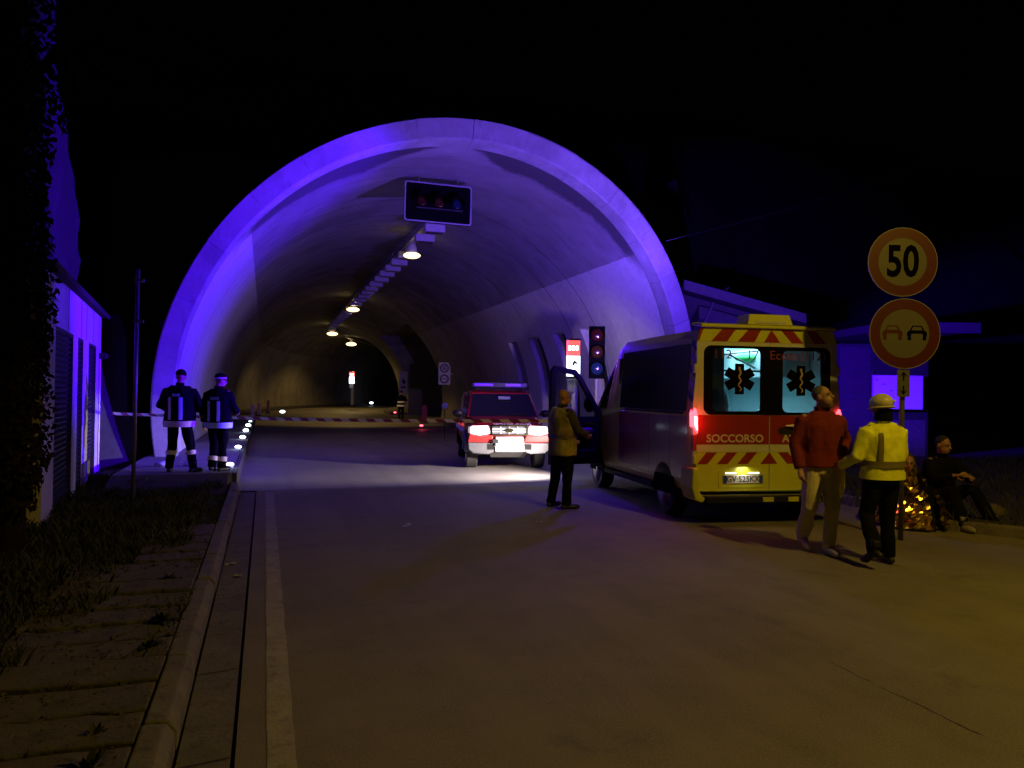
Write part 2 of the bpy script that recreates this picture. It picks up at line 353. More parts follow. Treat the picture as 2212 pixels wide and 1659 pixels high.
for (px, py, l, rz, lb) in ((880, 1135, .26, 1.2, 'crooked scrap of white paper lying on the dark asphalt'), (1166, 1128, .10, .1, 'small white scrap lying on asphalt before the ambulance door')):
    p = gnd(px, py); m = MB()
    for k in range(5):
        a = k/4; x = (a-.5)*l; w = .022+.01*math.sin(k*2.3); yy = .03*math.sin(k*1.9)
        m.v += [(x, yy-w, .006+.004*(k%2)), (x, yy+w, .006+.006*((k+1)%2))]
        if k: m.f.append((2*k-2, 2*k, 2*k+1, 2*k-1))
    n = len(m.v); m.v += [(x, y, z-.002) for x, y, z in m.v]; m.f += [tuple(n+i for i in f[::-1]) for f in list(m.f)]
    tag(obj('paper_scrap', m, M('paper', (.5,.5,.48), .8, var=.2), loc=p, rot=(0,0,rz)), lb, 'litter')
m = MB()
for _ in range(900):
    y = random.uniform(2.4, 9); x = -.55-1.4*random.random()**1.3; q = random.uniform(.004, .013)*(2 if random.random() < .08 else 1); z = .118; i = len(m.v)
    m.v += [(x+q*random.uniform(.7,1.3)*a, y+q*random.uniform(.7,1.3)*b3, z+q*c3*.7) for a, b3, c3 in ((1,0,0),(-1,0,0),(0,1,0),(0,-1,0),(0,0,1),(0,0,-1))]
    m.f += [(i+a, i+b3, i+c3) for a, b3, c3 in ((0,2,4),(2,1,4),(1,3,4),(3,0,4),(2,0,5),(1,2,5),(3,1,5),(0,3,5))]
tag(obj('dirt_clods', m, M('dirt', (.07,.06,.045), .95, var=.4, scale=12)), 'scattered small dirt clods and pebbles on the left pavement', 'dirt', kind='stuff')
# right-hand bank
bank = MB().add([(8.95,16.2,.13),(8.95,8.6,.13),(8.15,8.55,.13),(9.1,6.9,.13),(14,4.1,.13),(60,-10,.13),(60,40,.13),(11.5,40,.13),(11.5,16.2,.13)], [tuple(range(9))])
struct('right_bank', bank, M_SOIL)
rk = thing('right_kerb', None, None); rk['kind'] = 'structure'
pts = [(8.9,16.1),(8.9,8.55),(8.05,8.5),(9.05,6.8),(14,4.0)]
for (a, b2) in zip(pts[:-1], pts[1:]):
    a = Vector((*a, 0)); b2 = Vector((*b2, 0)); L = (b2-a).length; n = max(1, round(L)); d = (b2-a)/n
    for k in range(n):
        o = obj('kerb_stone', MB().box(0.01, L/n-.01, -.08, .08, -.05, .135), M_KERB, rk, bevel=.015, loc=a+d*k); o.rotation_euler.z = math.atan2(d.y, d.x)
def pr():
    x = random.uniform(8.3, 22); y = random.uniform(4.5, 15)
    return (x, y, .13, 1) if (y > 8.8 or x > 9.2+(7-y)*1.7) else (x, y+6, .13, 1)
tag(blades('bank_grass', 9000, pr, .08, .25, M_GRASS), 'dark unlit grass on the bank behind the seated people', 'grass', kind='stuff')

# ------------------------------------------------------------------ tunnel
tun = thing('tunnel', 'round arched concrete road tunnel portal glowing violet', 'tunnel')
def cut(z): return 18.0-.30*z
LOW = math.asin(-ZC/RI)
def arcpt(r, th, y): return (cx(y)+r*math.cos(th), y, ZC+r*math.sin(th))
ths = sorted(set([LOW+(math.pi-2*LOW)*k/72 for k in range(73)]+[math.asin((3.8-ZC)/RI), math.asin((.35-ZC)/RI)]))
NB_ = 18
for bi in range(NB_):
    q0, q1 = LOW+(math.pi-2*LOW)*bi/NB_+.0005, LOW+(math.pi-2*LOW)*(bi+1)/NB_-.0005; rs = []
    dy0 = random.uniform(-.012,.012); dr = random.uniform(-.008,.008)
    for k in range(7):
        th = q0+(q1-q0)*k/6; c, s_ = math.cos(th), math.sin(th)
        def P(r, dy):
            z = ZC+r*s_; return (XC+r*c, cut(z)+dy+dy0, z)
        rs.append([P(6.0,.55), P(6.0,.03), P(6.03+dr,0), P(6.40+dr,0), P(6.43,.03), P(6.43,1.6)])
    obj('portal_rim_block', MB().rings(rs, True, True), MR, tun)
NICHES = [(21.75, 22.80), (24.19, 25.25), (26.68, 27.91), (29.38, 30.43)]
JO = [21.6, 23.6, 27.4, 33.0, 39.0, 45.5, 51.2, 57.0]+[57.0+6*i for i in range(1, 15)]
a3, a0 = math.asin((3.8-ZC)/RI), math.asin((.35-ZC)/RI)
for si, y1 in enumerate(JO):
    y0 = None if si == 0 else JO[si-1]+.035
    br = [] if si == 0 else [y0]
    for n0, n1 in NICHES: br += [v for v in (n0, n1) if (y0 or 19.0) < v < y1]
    br.append(y1); br = sorted(br); extra = []
    for a, b2 in zip(br[:-1], br[1:]):
        k = int((b2-a)//2); extra += [a+(b2-a)*(q+1)/(k+1) for q in range(k)]
    br = sorted(br+extra); lay = 45 < y1-2 < 57
    m = MB(); grid = []
    for th in ths:
        z = ZC+RI*math.sin(th); col_ = list(br)
        if si == 0: col_ = [cut(z)+.3, 19.6]+col_
        grid.append([arcpt(RI, th, yy) for yy in col_])
    n = len(grid[0]); m.v = [p for g2 in grid for p in g2]
    for i in range(len(ths)-1):
        tm = (ths[i]+ths[i+1])/2
        for j in range(n-1):
            ym = (grid[i][j][1]+grid[i][j+1][1])/2
            if a0 < tm < a3 and any(u < ym < w for u, w in NICHES): continue
            if lay and tm < R(52): continue
            m.f.append((i*n+j, i*n+j+1, (i+1)*n+j+1, (i+1)*n+j))
    me = bpy.data.meshes.new('vault_segment'); me.from_pydata(m.v, [], m.f); obj('vault_segment', me, MV, tun, smooth=True)
rs2 = [[arcpt(RO-.02, th, yy) for th in ths] for yy in [18.6, 24, 30, 36, 42, 45.3]]
obj('outer_shell', MB().rings(rs2, False, False), M_DARKC, tun)
obj('outer_shell', MB().rings([[arcpt(RO-.02, th, yy) for th in ths if th > R(50)] for yy in (45.3, 51, 57)], False, False), M_DARKC, tun)
obj('outer_shell', MB().rings([[arcpt(RO-.02, th, yy) for th in ths] for yy in [57+5*i for i in range(19)]], False, False), M_DARKC, tun)
obj('end_wall', MB().add([(cx(140)-8, 140.5, -1), (cx(140)+8, 140.5, -1), (cx(140)+8, 140.5, 9), (cx(140)-8, 140.5, 9)], [(0,1,2,3)]), M_DARKC, tun)
for n0, n1 in NICHES:     # window recesses with deep reveals
    m = MB(); tz = [a0+(a3-a0)*k/8 for k in range(9)]; xb = 10.62
    A = [arcpt(RI, t, n0) for t in tz]; B = [arcpt(RI, t, n1) for t in tz]; A2 = [(xb, n0, p[2]) for p in A]; B2 = [(xb, n1, p[2]) for p in B]
    m.rings([A, A2, B2, B], False, False)
    m.add([A[-1], A2[-1], B2[-1], B[-1]], [(0,1,2,3)]); m.add([A[0], A2[0], B2[0], B[0]], [(0,1,2,3)])
    obj('window_recess', m, MV, tun)
# lay-by recess on the right, deep inside
m = MB(); Y0, Y1, XB = 45.5, 57.0, 13.2; tt = [LOW+(R(52)-LOW)*k/10 for k in range(11)]
for yy in (Y0, Y1):
    arc = [arcpt(RI, t, yy) for t in tt]; top = arc[-1][2]; m.add(arc+[(XB, yy, top), (XB, yy, arc[0][2])], [tuple(range(13))])
a_, b_ = arcpt(RI, R(52), Y0), arcpt(RI, R(52), Y1)
m.add([(XB, Y0, 0), (XB, Y1, 0), (XB, Y1, a_[2]), (XB, Y0, a_[2])], [(0,1,2,3)]); m.add([a_, b_, (XB, Y1, b_[2]), (XB, Y0, a_[2])], [(0,1,2,3)])
obj('lay_by_recess', m, MV, tun)
# raised sidewalks with kerbs
def walkstrip(x0, x1, h, ys, nm, mat):
    m = MB(); rs = [[(x0+cx(y)-XC, y, -.02), (x0+cx(y)-XC, y, h), (x1+cx(y)-XC, y, h), (x1+cx(y)-XC, y, -.02)] for y in ys]; return m.rings(rs)
yl = [14.25, 20, 30, 40, 48]+[48+4*i for i in range(1, 23)]
tag(obj('tunnel_sidewalk', walkstrip(-2.4, -.52, .26, yl, '', None), M_WALK), kind='structure')
tag(obj('tunnel_kerb', walkstrip(-.515, -.44, .262, yl, '', None), M_DARKC, bevel=.01), kind='structure')
tag(obj('tunnel_sidewalk', walkstrip(8.9, 10.9, .2, [16.3, 20, 30, 45.2], '', None), M_WALK), kind='structure')
tag(obj('tunnel_sidewalk', walkstrip(8.9, 10.9, .2, [57.3]+[57.3+4*i for i in range(1, 20)], '', None), M_WALK), kind='structure')

struct('sidewalk_ramp', MB().add([(-2.4,12.9,.06),(-.57,12.9,.06),(-.57,14.245,.255),(-2.4,14.245,.255),(-2.4,14.245,0),(-.57,14.245,0),(-.57,12.9,0),(-2.4,12.9,0)], [(0,1,2,3),(3,2,5,4),(1,6,5,2),(0,3,4,7),(0,7,6,1)]), M_SOIL)
# row of luminaires under the crown
M_LUM = M('luminaire_white', (.55, .55, .54), .5, var=.1); M_LAMP = M('lamp_glow', (1,.9,.7), .4, emit=(1,.72,.30), es=3.2); M_LENS = M('lamp_lens_off', (.10, .10, .10), .15)
tray = MB(); tray.rings([[(4.55+cx(y)-XC, y, 6.78), (4.55+cx(y)-XC, y, 6.86), (4.80+cx(y)-XC, y, 6.86), (4.80+cx(y)-XC, y, 6.78)] for y in [20.6, 30, 40, 48]+[48+4*i for i in range(1, 14)]])
ct = tag(obj('cable_tray', tray, M_GALV), 'long metal cable tray running under the tunnel crown', 'cable tray')
for y in range(22, 60, 4): obj('hanger', MB().box(4.66+cx(y)-XC, 4.69+cx(y)-XC, y, y+.04, 6.86, 7.2), M_GALV, ct)
LIT = {25.8: .10, 44.1: .55, 63.4: .42, 76.4: .60}
ordn = ['nearest', 'second nearest', 'third nearest', 'farthest visible']
def luminaire(y, lit):
    x = 4.67+cx(y)-XC
    if lit:
        k = list(LIT).index(y); t = thing('tunnel_lamp', 'lit amber tunnel lamp, the %s of the glowing ones' % ordn[k], 'lamp', (x, y, 6.35), 0, 'lit lamps under the tunnel crown')
        s = 1+.25*k; obj('housing', MB().rings([[(r*math.cos(a), r*.8*math.sin(a), z) for a in [6.283*q/16 for q in range(16)]] for r, z in ((.10,.42),(.14,.30),(.20,.08),(.24,0))]), M_LUM, t, smooth=True)
        obj('lens', MB().ell((0,0,-.02), (.29*s,.29*s,.10*s), 20, 8), M_LAMP, t, smooth=True)
        light('lamp_light', 'SPOT', (0,0,-.34), 1000*LIT[y], (1,.60,.15), t, (0,0,-5), .12, 108 if k < 2 else 150, .4)
    else:
        t = thing('tunnel_luminaire', 'unlit white box luminaire in the row hung under the tunnel crown', 'lamp', (x, y, 6.5), 0, 'unlit luminaires under the tunnel crown')
        obj('housing', MB().box(-.30,.30,-.16,.16,-.10,.13), M_LUM, t, bevel=.03); obj('lens', MB().box(-.26,.26,-.13,.13,-.125,-.1005), M_LENS, t); obj('bracket', MB().box(-.03,.03,-.03,.03,.1305,.279), M_GALV, t)
    return t
for y in LIT: luminaire(y, True)
first = None; nl = 0; NUM = 'one two three four five six seven eight nine ten eleven twelve thirteen fourteen fifteen sixteen seventeen eighteen nineteen twenty twenty-one twenty-two twenty-three twenty-four twenty-five twenty-six twenty-seven'.split()
for k in range(26):
    y = 22.2+1.55*k+.06*math.sin(k*5)
    if any(abs(y-q) < .55 for q in LIT): continue
    if first is None: first = luminaire(y, False)
    else:
        c = dup(first); c.location = (4.67+cx(y)-XC, y, 6.5); nl += 1; c['label'] = 'unlit white box luminaire under the tunnel crown, number %s from the portal' % NUM[nl]
# signal panel with three lenses hung at the portal crown
t = thing('signal_panel', 'black rectangular three-lens signal panel with white border hung in the tunnel crown', 'traffic light', (4.085, 19.0, 6.46))
t.rotation_euler.y = R(.6)
oo = rrect(-.86,.86,-.50,.50,.06); ii = rrect(-.825,.825,-.465,.465,.05)
obj('back_board', MB().prism(rrect(-.855,.855,-.495,.495,.06), -.03, .06), M_MATTE, t); obj('white_border', MB().frame(oo, ii, -.045, -.031), M('border_white', (.35,.35,.35), .6), t)
for k, (cl, gx) in enumerate((((.05,.008,.005), -.42), ((.05,.018,.005), .02), ((.005,.02,.04), .47))):
    h = obj('lens', MB().ell((gx, -.04, .02), (.13,.035,.13), 20, 10), M('sig_lens%d' % k, cl, .15), t, smooth=True)
    vz = [(gx+.16*math.cos(a), .02+.16*math.sin(a)) for a in [R(-20+220*q/16) for q in range(17)]]
    obj('visor', MB().rings([[(x, -.035, z) for x, z in vz], [(x, -.26, z+.015) for x, z in vz]], False, False), M_MATTE, t)
obj('ledge', MB().box(-.55,.62,-.12,-.031,-.165,-.145), M('dark_grey', (.05,.05,.05), .5), t)
for gx in (-.5, .5): obj('hanger', MB().tube([(gx,.02,.50),(gx,.1,.85)], .02, 8), M_GALV, t)

# kerb lights
M_LEDW = M('led_white', (1,1,1), .3, emit=(.72,.86,1), es=8); M_LEDR = M('led_red', (1,.2,.2), .3, emit=(1,.07,.10), es=7)
ordw = ['nearest', 'second', 'third', 'fourth', 'fifth', 'sixth', 'seventh', 'eighth', 'farthest']
def led(loc, mat, label, grp, s=1.0, en=0, col=None):
    t = thing('kerb_light', label, 'light', loc, 0, grp); obj('base', MB().rings([[(r*math.cos(a)*s, r*math.sin(a)*s, z) for a in [6.283*q/10 for q in range(10)]] for r, z in ((.085,0),(.075,.03),(.05,.035))]), M_GALV, t)
    obj('lens', MB().ell((0,-.03*s,.06*s), (.085*s,.04*s,.045*s), 12, 8), mat, t, smooth=True)
    if en: light('glow', 'POINT', (0,-.16,.16), en, col, t, size=.05)
for k, y in enumerate((15.4, 20.0, 24.0, 28.0, 32.0, 36.5, 40.5)):
    led((-.60, y, .26), M_LEDW, 'white kerb light on the left tunnel sidewalk, %s from the portal' % ordw[k], 'white kerb lights in the tunnel', .8+.1*k if k < 5 else .8, 2.0 if k < 4 else 0, (.6,.75,1))
p = gnd(610, 893, .26); led(p, M_LEDW, 'lone white kerb light farther along the left sidewalk beyond the tape', 'white kerb lights in the tunnel', 1.9)
p = gnd(802, 873, .2); led(p, M_LEDW, 'tiny farthest white kerb light at the tunnel bend', 'white kerb lights in the tunnel', 2.6)
p = gnd(853, 893, .15); led(p, M_LEDR, 'small dim red light before the distant firefighter', 'red ground lights in the tunnel', 1.1)
p = gnd(910, 922, .1); led(p, M_LEDR, 'bright red light on the tunnel road left of the pickup', 'red ground lights in the tunnel', 1.0, 3, (1,.05,.08))
# reflector posts
M_ORANGE = M('orange_plastic', (.62,.25,.09), .5); M_RED = M('red_paint', (.50,.02,.02), .4)
for k, (px, y0, y1, mt, lb) in enumerate(((545, 874, 905, M('pale_pink', (.5,.35,.35), .6), 'pale upright marker post nearest the tape on the left sidewalk'), (559, 871, 896, M('pale_pink2', (.45,.30,.28), .6), 'middle of three upright marker posts on the left sidewalk'), (579, 865, 890, M_ORANGE, 'orange upright marker post, farthest of three on the left sidewalk'))):
    b = gnd(px, y1+3, .26); d = (b-Vector((0,0,CAMH))).dot(_f); h = (y1-y0+3)/1662*d; t = thing('marker_post', lb, 'marker post', b, -YAW, 'marker posts on the left sidewalk')
    obj('panel', MB().box(-.09,.09,-.02,.02,.08,h), mt, t, bevel=.012); obj('foot', MB().box(-.13,.13,-.09,.09,0,.079), M_RUB, t)
b = gnd(917, 915, .0); t = thing('delineator', 'slim dark red delineator post on the right of the tunnel road', 'marker post', b, -YAW)
d = (b-Vector((0,0,CAMH))).dot(_f); h = 40/1662*d
obj('post', MB().prism(rrect(-.14,.14,.04,h,.13), -.04, .04), M('dim_red', (.30,.02,.025), .5), t); obj('foot', MB().box(-.2,.2,-.12,.12,0,.039), M_RUB, t)
b = dep(961, 876, 24); t = thing('round_reflector', 'small round pale reflector on a thin stem behind the pickup', 'reflector', (b.x, b.y, .2))
obj('disc', MB().prism(circ(0, b.z-.2, .10, 20), -.015, .015), M_WHITE, t); obj('stem', MB().tube([(0,.02,0),(0,.02,b.z-.2)], .015, 8), M_BLACK, t)
# wall signs deep in the tunnel
def disc_sign(parent, cxz, r, y, kind, mats):
    x, z = cxz
    obj('red_ring', MB().frame(circ(x,z,r), circ(x,z,r*.71), y-.006, y), mats[0], parent); obj('white_disc', MB().prism(circ(x,z,r*.708), y-.004, y), mats[1], parent)
    obj('rim', MB().frame(circ(x,z,r*1.02), circ(x,z,r*1.001), y-.008, y+.012), mats[3], parent)
    if kind == '50': text('numerals', '50', r*1.28, mats[2], parent, (x, y-.006, z-.02*r), off=r*.034, sx=.74, ext=.001, spacing=1.02)
    else:
        for sx, mt in ((-.35, mats[0]), (.35, mats[2])):
            k = r*.30; q = lambda a, b: (x+sx*r+a*k, z+b*k)
            obj('car_body', MB().prism([q(-.95,-.25),q(-.95,.12),q(-.82,.28),q(.82,.28),q(.95,.12),q(.95,-.25),q(.6,-.25),q(.5,.02),q(-.5,.02),q(-.6,-.25)], y-.0065, y-.0042), mt, parent)
            obj('car_roof', MB().frame([q(-.72,.30),q(-.45,.78),q(.45,.78),q(.72,.30)], [q(-.55,.34),q(-.37,.68),q(.37,.68),q(.55,.34)], y-.0065, y-.0042), mt, parent)
            for w in (-.72, .72): obj('car_wheel', MB().prism([q(w-.16,-.62),q(w+.16,-.62),q(w+.16,-.27),q(w-.16,-.27)], y-.0065, y-.0042), mt, parent)
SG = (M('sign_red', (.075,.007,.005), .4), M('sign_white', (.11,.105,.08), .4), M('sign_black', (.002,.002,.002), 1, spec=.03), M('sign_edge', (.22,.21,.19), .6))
b = dep(960, 807, 43); t = thing('tunnel_wall_sign', 'white board with two round limit signs on the right tunnel wall', 'sign', b, -YAW+R(3))
obj('board', MB().prism(rrect(-.33,.33,-.62,.62,.04), 0, .03), M_WHITE, t); obj('bracket', MB().box(-.02,.5,.031,.07,-.03,.03), M_GALV, t)
SB = (M('sign_red_dark', (.12,.02,.03), .5), M_WHITE, SG[2], SG[3])
disc_sign(t, (0,.30), .25, -.003, '50', SB); disc_sign(t, (0,-.30), .25, -.003, 'car', SB)
b = dep(871, 828, 56); t = thing('tunnel_icon_sign', 'narrow pale sign with dark pictogram beside the lay-by wall', 'sign', b, -YAW)
obj('board', MB().box(-.30,.30,0,.04,-.85,.85), M('pale_yellow', (.5,.47,.36), .6), t); obj('pictogram', MB().prism([(-.12,.1),(.02,.42),(.2,.05),(.05,-.1)], -.01, -.001), M_BLACK, t); obj('pictogram_bar', MB().box(-.18,.2,-.01,-.001,-.36,-.22), M_BLACK, t); obj('stem', MB().tube([(0,.06,-2.6),(0,.06,-.85)], .04, 8), M_GALV, t)
# emergency call columns
M_SOSR = M('sos_red', (1,.1,.08), .4, emit=(1,.10,.08), es=1.6); M_SOSW = M('sos_white', (1,1,1), .4, emit=(.86,.93,1), es=6)
def sos(loc, rz, label, s, full):
    t = thing('emergency_column', label, 'emergency phone', loc, rz); w = .22*s
    obj('case', MB().box(-w-.02,w+.02,0,.16,2.18,3.34), M_BLACK, t, bevel=.015)
    obj('red_panel', MB().box(-w,w,-.012,-.001,2.83,3.28), M_SOSR, t); obj('white_panel', MB().box(-w,w,-.012,-.001,2.22,2.82), M_SOSW, t)
    text('lettering', 'SOS', .19*s, M_SOSW, t, (0,-.014,3.05), off=.008, sx=1.0)
    if full:
        obj('pictogram', MB().prism([(-.04,2.58),(.02,2.72),(.14,2.62),(.09,2.57),(.05,2.60),(.03,2.50)], -.016, -.0125), M_BLACK, t)
    obj('pillar', MB().box(-w*.35,w*.75,.02,.14,.2,2.179), M_GALV, t, bevel=.02); obj('cabinet', MB().box(-w*.9,w*.5,-.04,.12,1.75,2.14), M_LUM, t, bevel=.02)
    light('panel_light', 'POINT', (0,-.5,2.5), 5, (.9,.95,1), t, size=.2)
b = dep(1238, 800, 22.6); sos((b.x, b.y, 0), -YAW, 'glowing red and white SOS column by the right tunnel wall', .9, True)
b = dep(760, 826, 72); sos((b.x, b.y, .25), -YAW, 'distant glowing SOS column deep inside the tunnel', 1.1, False)
# traffic light at the portal
b = dep(1290, 757, 20.2); t = thing('traffic_light', 'unlit black three-lens traffic light standing at the right of the portal', 'traffic light', (b.x, b.y, 0), -YAW)
obj('back_board', MB().box(-.21,.21,.02,.10,2.12,3.50), M_MATTE, t, bevel=.02); obj('pole', MB().tube([(0,.16,0),(0,.16,3.3)], .06, 12), M_GALV, t)
for k, (z, cl) in enumerate(((3.26,(.035,.005,.005)), (2.82,(.04,.015,.006)), (2.38,(.01,.03,.07)))):
    obj('lens', MB().ell((0,.02,z), (.165,.05,.165), 24, 12), M('tl_lens%d' % k, cl, .12), t, smooth=True)
    vz = [(.185*math.cos(a), z+.185*math.sin(a)) for a in [R(-25+230*q/18) for q in range(19)]]
    obj('visor', MB().rings([[(x, .019, zz) for x, zz in vz], [(x, -.20, zz) for x, zz in vz]], False, False), M_MATTE, t)
# small box on the left rim
b = dep(354, 700, 17.4); t = thing('rim_box', 'small black box fixed on the left edge of the portal rim', 'equipment box', b)
obj('case', MB().box(-.09,.10,-.1,.15,-.10,.10), M_BLACK, t, bevel=.02); obj('bracket', MB().box(.101,.2,-.02,.02,-.02,.02), M_BLACK, t)

# ------------------------------------------------------------------ hillside, crag, buildings, trees
def hz(x, y):
    d = abs(x-4.15); h = 0
    k = max(0, y-21); side = max(0, min(1, (d-1)/16))
    h = 8.2*min(1, k/3)*(1-.0*side)+k*.42+3*noise.noise((x*.08, y*.08, 0))*min(1, k/6)
    h += 1.2*noise.noise((x*.3, y*.3, 3))*min(1, k/3)
    return max(-.1, h) if y > 21 else -.1
m = MB(); nx, ny = 60, 34; xs = [-58+2.0*i for i in range(nx)]; yy = [21+2.4*j for j in range(ny)]
m.v = [(x, y, hz(x, y)) for x in xs for y in yy]
for i in range(nx-1):
    for j in range(ny-1):
        x = xs[i]; 
        if -3.5 < x+1 < 11.5 and j == 0: continue
        m.f.append((i*ny+j, (i+1)*ny+j, (i+1)*ny+j+1, i*ny+j+1))
m.v = [(x, y, z if not (-4 < x < 13 and y < 60) else max(z, 8.4)) for x, y, z in m.v]
struct('hillside', m, M('hill_scrub', (.010, .010, .007), .95, var=.5, scale=.8), smooth=True)
# left building
co = gnd(213, 1022); co = Vector((co.x, co.y, 0)); ang = math.atan2(-.995, .096)
t = thing('roadside_building', 'low white building with dark louvred doors lit blue on the left', 'building', co, ang)
M_STUC = M('white_stucco', (.60, .59, .57), .9, var=.14, scale=1.5, bump=.4, bscale=30); M_LOUV = M('dark_louvre', (.035, .033, .032), .6, var=.3); M_ROOF = M('roof_tile', (.03,.025,.022), .9, var=.4)
OPEN = [(.9, 2.2), (3.0, 3.75), (4.3, 6.1)]; EZ = 3.13; LT = 2.5
x = 0
for a, b2 in OPEN+[(7.0, None)]:
    obj('wall_pier', MB().box(x, a, -.28, 0, .05, LT), M_STUC, t); x = b2
obj('lintel_wall', MB().box(0, 7.0, -.28, .003, LT+.001, EZ-.001), M_STUC, t)
for xx in (1.55, 2.62, 3.35, 4.9, 6.6): obj('panel_joint', MB().box(xx, xx+.035, .0035, .008, LT+.02, EZ-.02), M('joint_dark', (.10,.09,.09), .9), t)
obj('side_wall', MB().box(-.002, .28, -.9, -.281, .05, EZ), M_STUC, t); obj('side_wall', MB().box(6.72, 6.998, -.9, -.281, .05, EZ), M_STUC, t)
for a, b2 in OPEN:
    d = obj('louvred_door', MB().box(a+.01, b2-.01, -.09, -.06, .05, LT-.005), M_LOUV, t)
    sl_ = MB(); z = .10
    while z < LT-.06:
        sl_.add([(a+.05,-.058,z),(b2-.05,-.058,z),(b2-.05,-.012,z+.035),(a+.05,-.012,z+.035),(a+.05,-.058,z+.045),(b2-.05,-.058,z+.045)], [(0,1,2,3),(3,2,5,4)]); z += .075
    q = obj('louvre_slats', sl_, M_LOUV, d); q['kind'] = 'stuff'
    obj('door_frame', MB().frame([(a,.05),(b2,.05),(b2,LT-.003),(a,LT-.003)], [(a+.05,.05),(b2-.05,.05),(b2-.05,LT-.05),(a+.05,LT-.05)], -.059, -.004), M_LOUV, d)
obj('plinth', MB().box(2.2, 3.0, .001, .05, .05, .45), M('plinth_grey', (.18,.17,.16), .9, var=.3), t)
obj('roof', MB().prismx([(.12, EZ-.02), (.14, EZ+.05), (-1.0, EZ+.25), (-1.0, EZ), (.10, EZ+.001)], -.35, 7.2), M_ROOF, t)
obj('wall_lamp', MB().box(.28, .46, .004, .16, 2.28, 2.40), M_BLACK, t, bevel=.02)
obj('wall_conduit', MB().tube([(.36,.02,.1),(.36,.02,2.28)], .018, 6), M_GALV, t)
# rock face rising right behind the low building
m = MB(); rs = []
for k in range(30):
    z = k*.36; s0 = (.15 if z < 3.15 else .15+1.0*min(1, (z-3.15)/.95)+max(0, z-4.1)*.5)+.35*noise.noise((0, z*.9, 3))*(z > 3.1); row = []
    for q in range(44):
        x = s0+(9.5-s0)*q/43; row.append((x, (-1.02 if z < 3.3 else -.30-.05*(z-3.3)+.22*noise.noise((x*.8, z*.9, 1))+.10*noise.noise((x*2.6, z*2.6, 7)))-(.35 if q == 0 else 0), z))
    row += [(9.5, -7, z), (s0+.6, -7, z), (s0+.1, -3.5, z)]; rs.append(row)
o = obj('rock_face', m.rings(rs), M('crag_rock', (.022, .02, .019), .95, var=.5, scale=1.2, bump=.6, bscale=4), smooth=True, loc=co, rot=(0,0,ang))
tag(o, 'steep dark rock face faintly lit blue above the low left building', 'rock')
a = gnd(217, 1020); b = dep(245, 1000, 18.4)
t = thing('wing_wall', 'dim concrete wing wall between the left building and the dark gap', 'wall', (0,0,0))
m = MB(); A = Vector((a.x-.3, a.y+.45, 0)); B = Vector((-2.62, 18.35, 0)); n = Vector((0,.25,0))
prof = [(0,3.3),(.55,3.28),(.72,2.9),(.78,1.2),(1,.75),(1,0),(0,0)]
pts = [A+(B-A)*u+Vector((0,0,z)) for u, z in prof]; k = len(pts); m.add(pts+[p+n for p in pts], [tuple(range(k)), tuple(range(2*k-1,k-1,-1))]+[(i,(i+1)%k,(i+1)%k+k,i+k) for i in range(k)])
obj('wall_slab', m, M('dark_concrete', (.05,.048,.045), .9, var=.4, scale=2, bump=.5), t)
def pole(name, label, loc, h, r, mat, clamps=(), cap=True):
    t = thing(name, label, 'pole', loc); obj('shaft', MB().tube([(0,0,-.05),(.01,0,h)], r, 12), mat, t, smooth=True)
    for z in clamps: obj('clamp', MB().box(-r-.012, r+.07, -r-.012, r+.012, z-.02, z+.02), mat, t)
    obj('cap', MB().tube([(.01,0,h+.001),(.01,0,h+.03)], [r*1.08, r*.6], 12), M_BLACK, t); return t
p = gnd(287, 1095); pole('steel_post', 'thin bare galvanised post standing in the grass before the tunnel', (p.x, p.y, 0), 3.42, .028, M_GALV, (3.27, 2.68))
b = dep(232, 850, 18.2); t = pole('antenna_pole', 'thin dark pole rising behind the left building corner', (b.x, b.y, 0), 5.6, .03, M('pole_dark', (.08,.08,.085), .6), (3.9, 5.55)); 
# ivy-clad tree at the left edge
tp = dep(8, 850, 7.4); tr = thing('ivy_tree', 'dark ivy-clad tree trunk at the left edge of the picture', 'tree', (tp.x, tp.y, 0))
obj('trunk', MB().tube([(0,0,-.1),(.05,.02,1),(.0,.05,3),(-.1,.1,6),(-.2,.1,9.5)], [.20,.16,.15,.13,.06], 12), M_BARK, tr, smooth=True)
for k in range(9):
    a = k*2.4; z = 4.4+k*.5; obj('limb', MB().tube([(-.1,.08,z),(.35*math.cos(a)-.1,.35*math.sin(a),z+.4),(.7*math.cos(a)-.1,.7*math.sin(a),z+.9)], [.07,.05,.02], 7), M_BARK, tr)
m = MB()
for _ in range(15000):
    z = random.uniform(.45, 9.8); a = random.uniform(0, 6.283)
    if z < 4.2:
        rr = .34*(.55+.55*math.sin(min(1, z/1.25)*1.57))+.10*noise.noise((math.cos(a)*1.5, math.sin(a)*1.5, z*1.6)); rr *= random.uniform(.75, 1.05)
        if z < .9 and random.random() > z*.9: continue
    else:
        rr = (.4+1.5*math.sin((z-4.2)/5.8*3.0))*random.random()**.5*(1+.5*noise.noise((math.cos(a), math.sin(a), z*.8)))
    c = Vector((rr*math.cos(a), rr*math.sin(a), z)); s = random.uniform(.025,.055)
    n = Vector((random.gauss(math.cos(a),.5), random.gauss(math.sin(a),.5), random.gauss(.2,.5))).normalized(); u = n.orthogonal().normalized(); v = n.cross(u); q = random.uniform(0, 6.28); u, v = u*math.cos(q)+v*math.sin(q), v*math.cos(q)-u*math.sin(q)
    i = len(m.v); m.v += [tuple(c-u*s), tuple(c+v*s*.6), tuple(c+u*s*1.2), tuple(c-v*s*.6)]; m.f.append((i,i+1,i+2,i+3))
me = bpy.data.meshes.new('crown'); me.from_pydata(m.v, [], m.f); obj('crown', me, M_LEAF, tr)
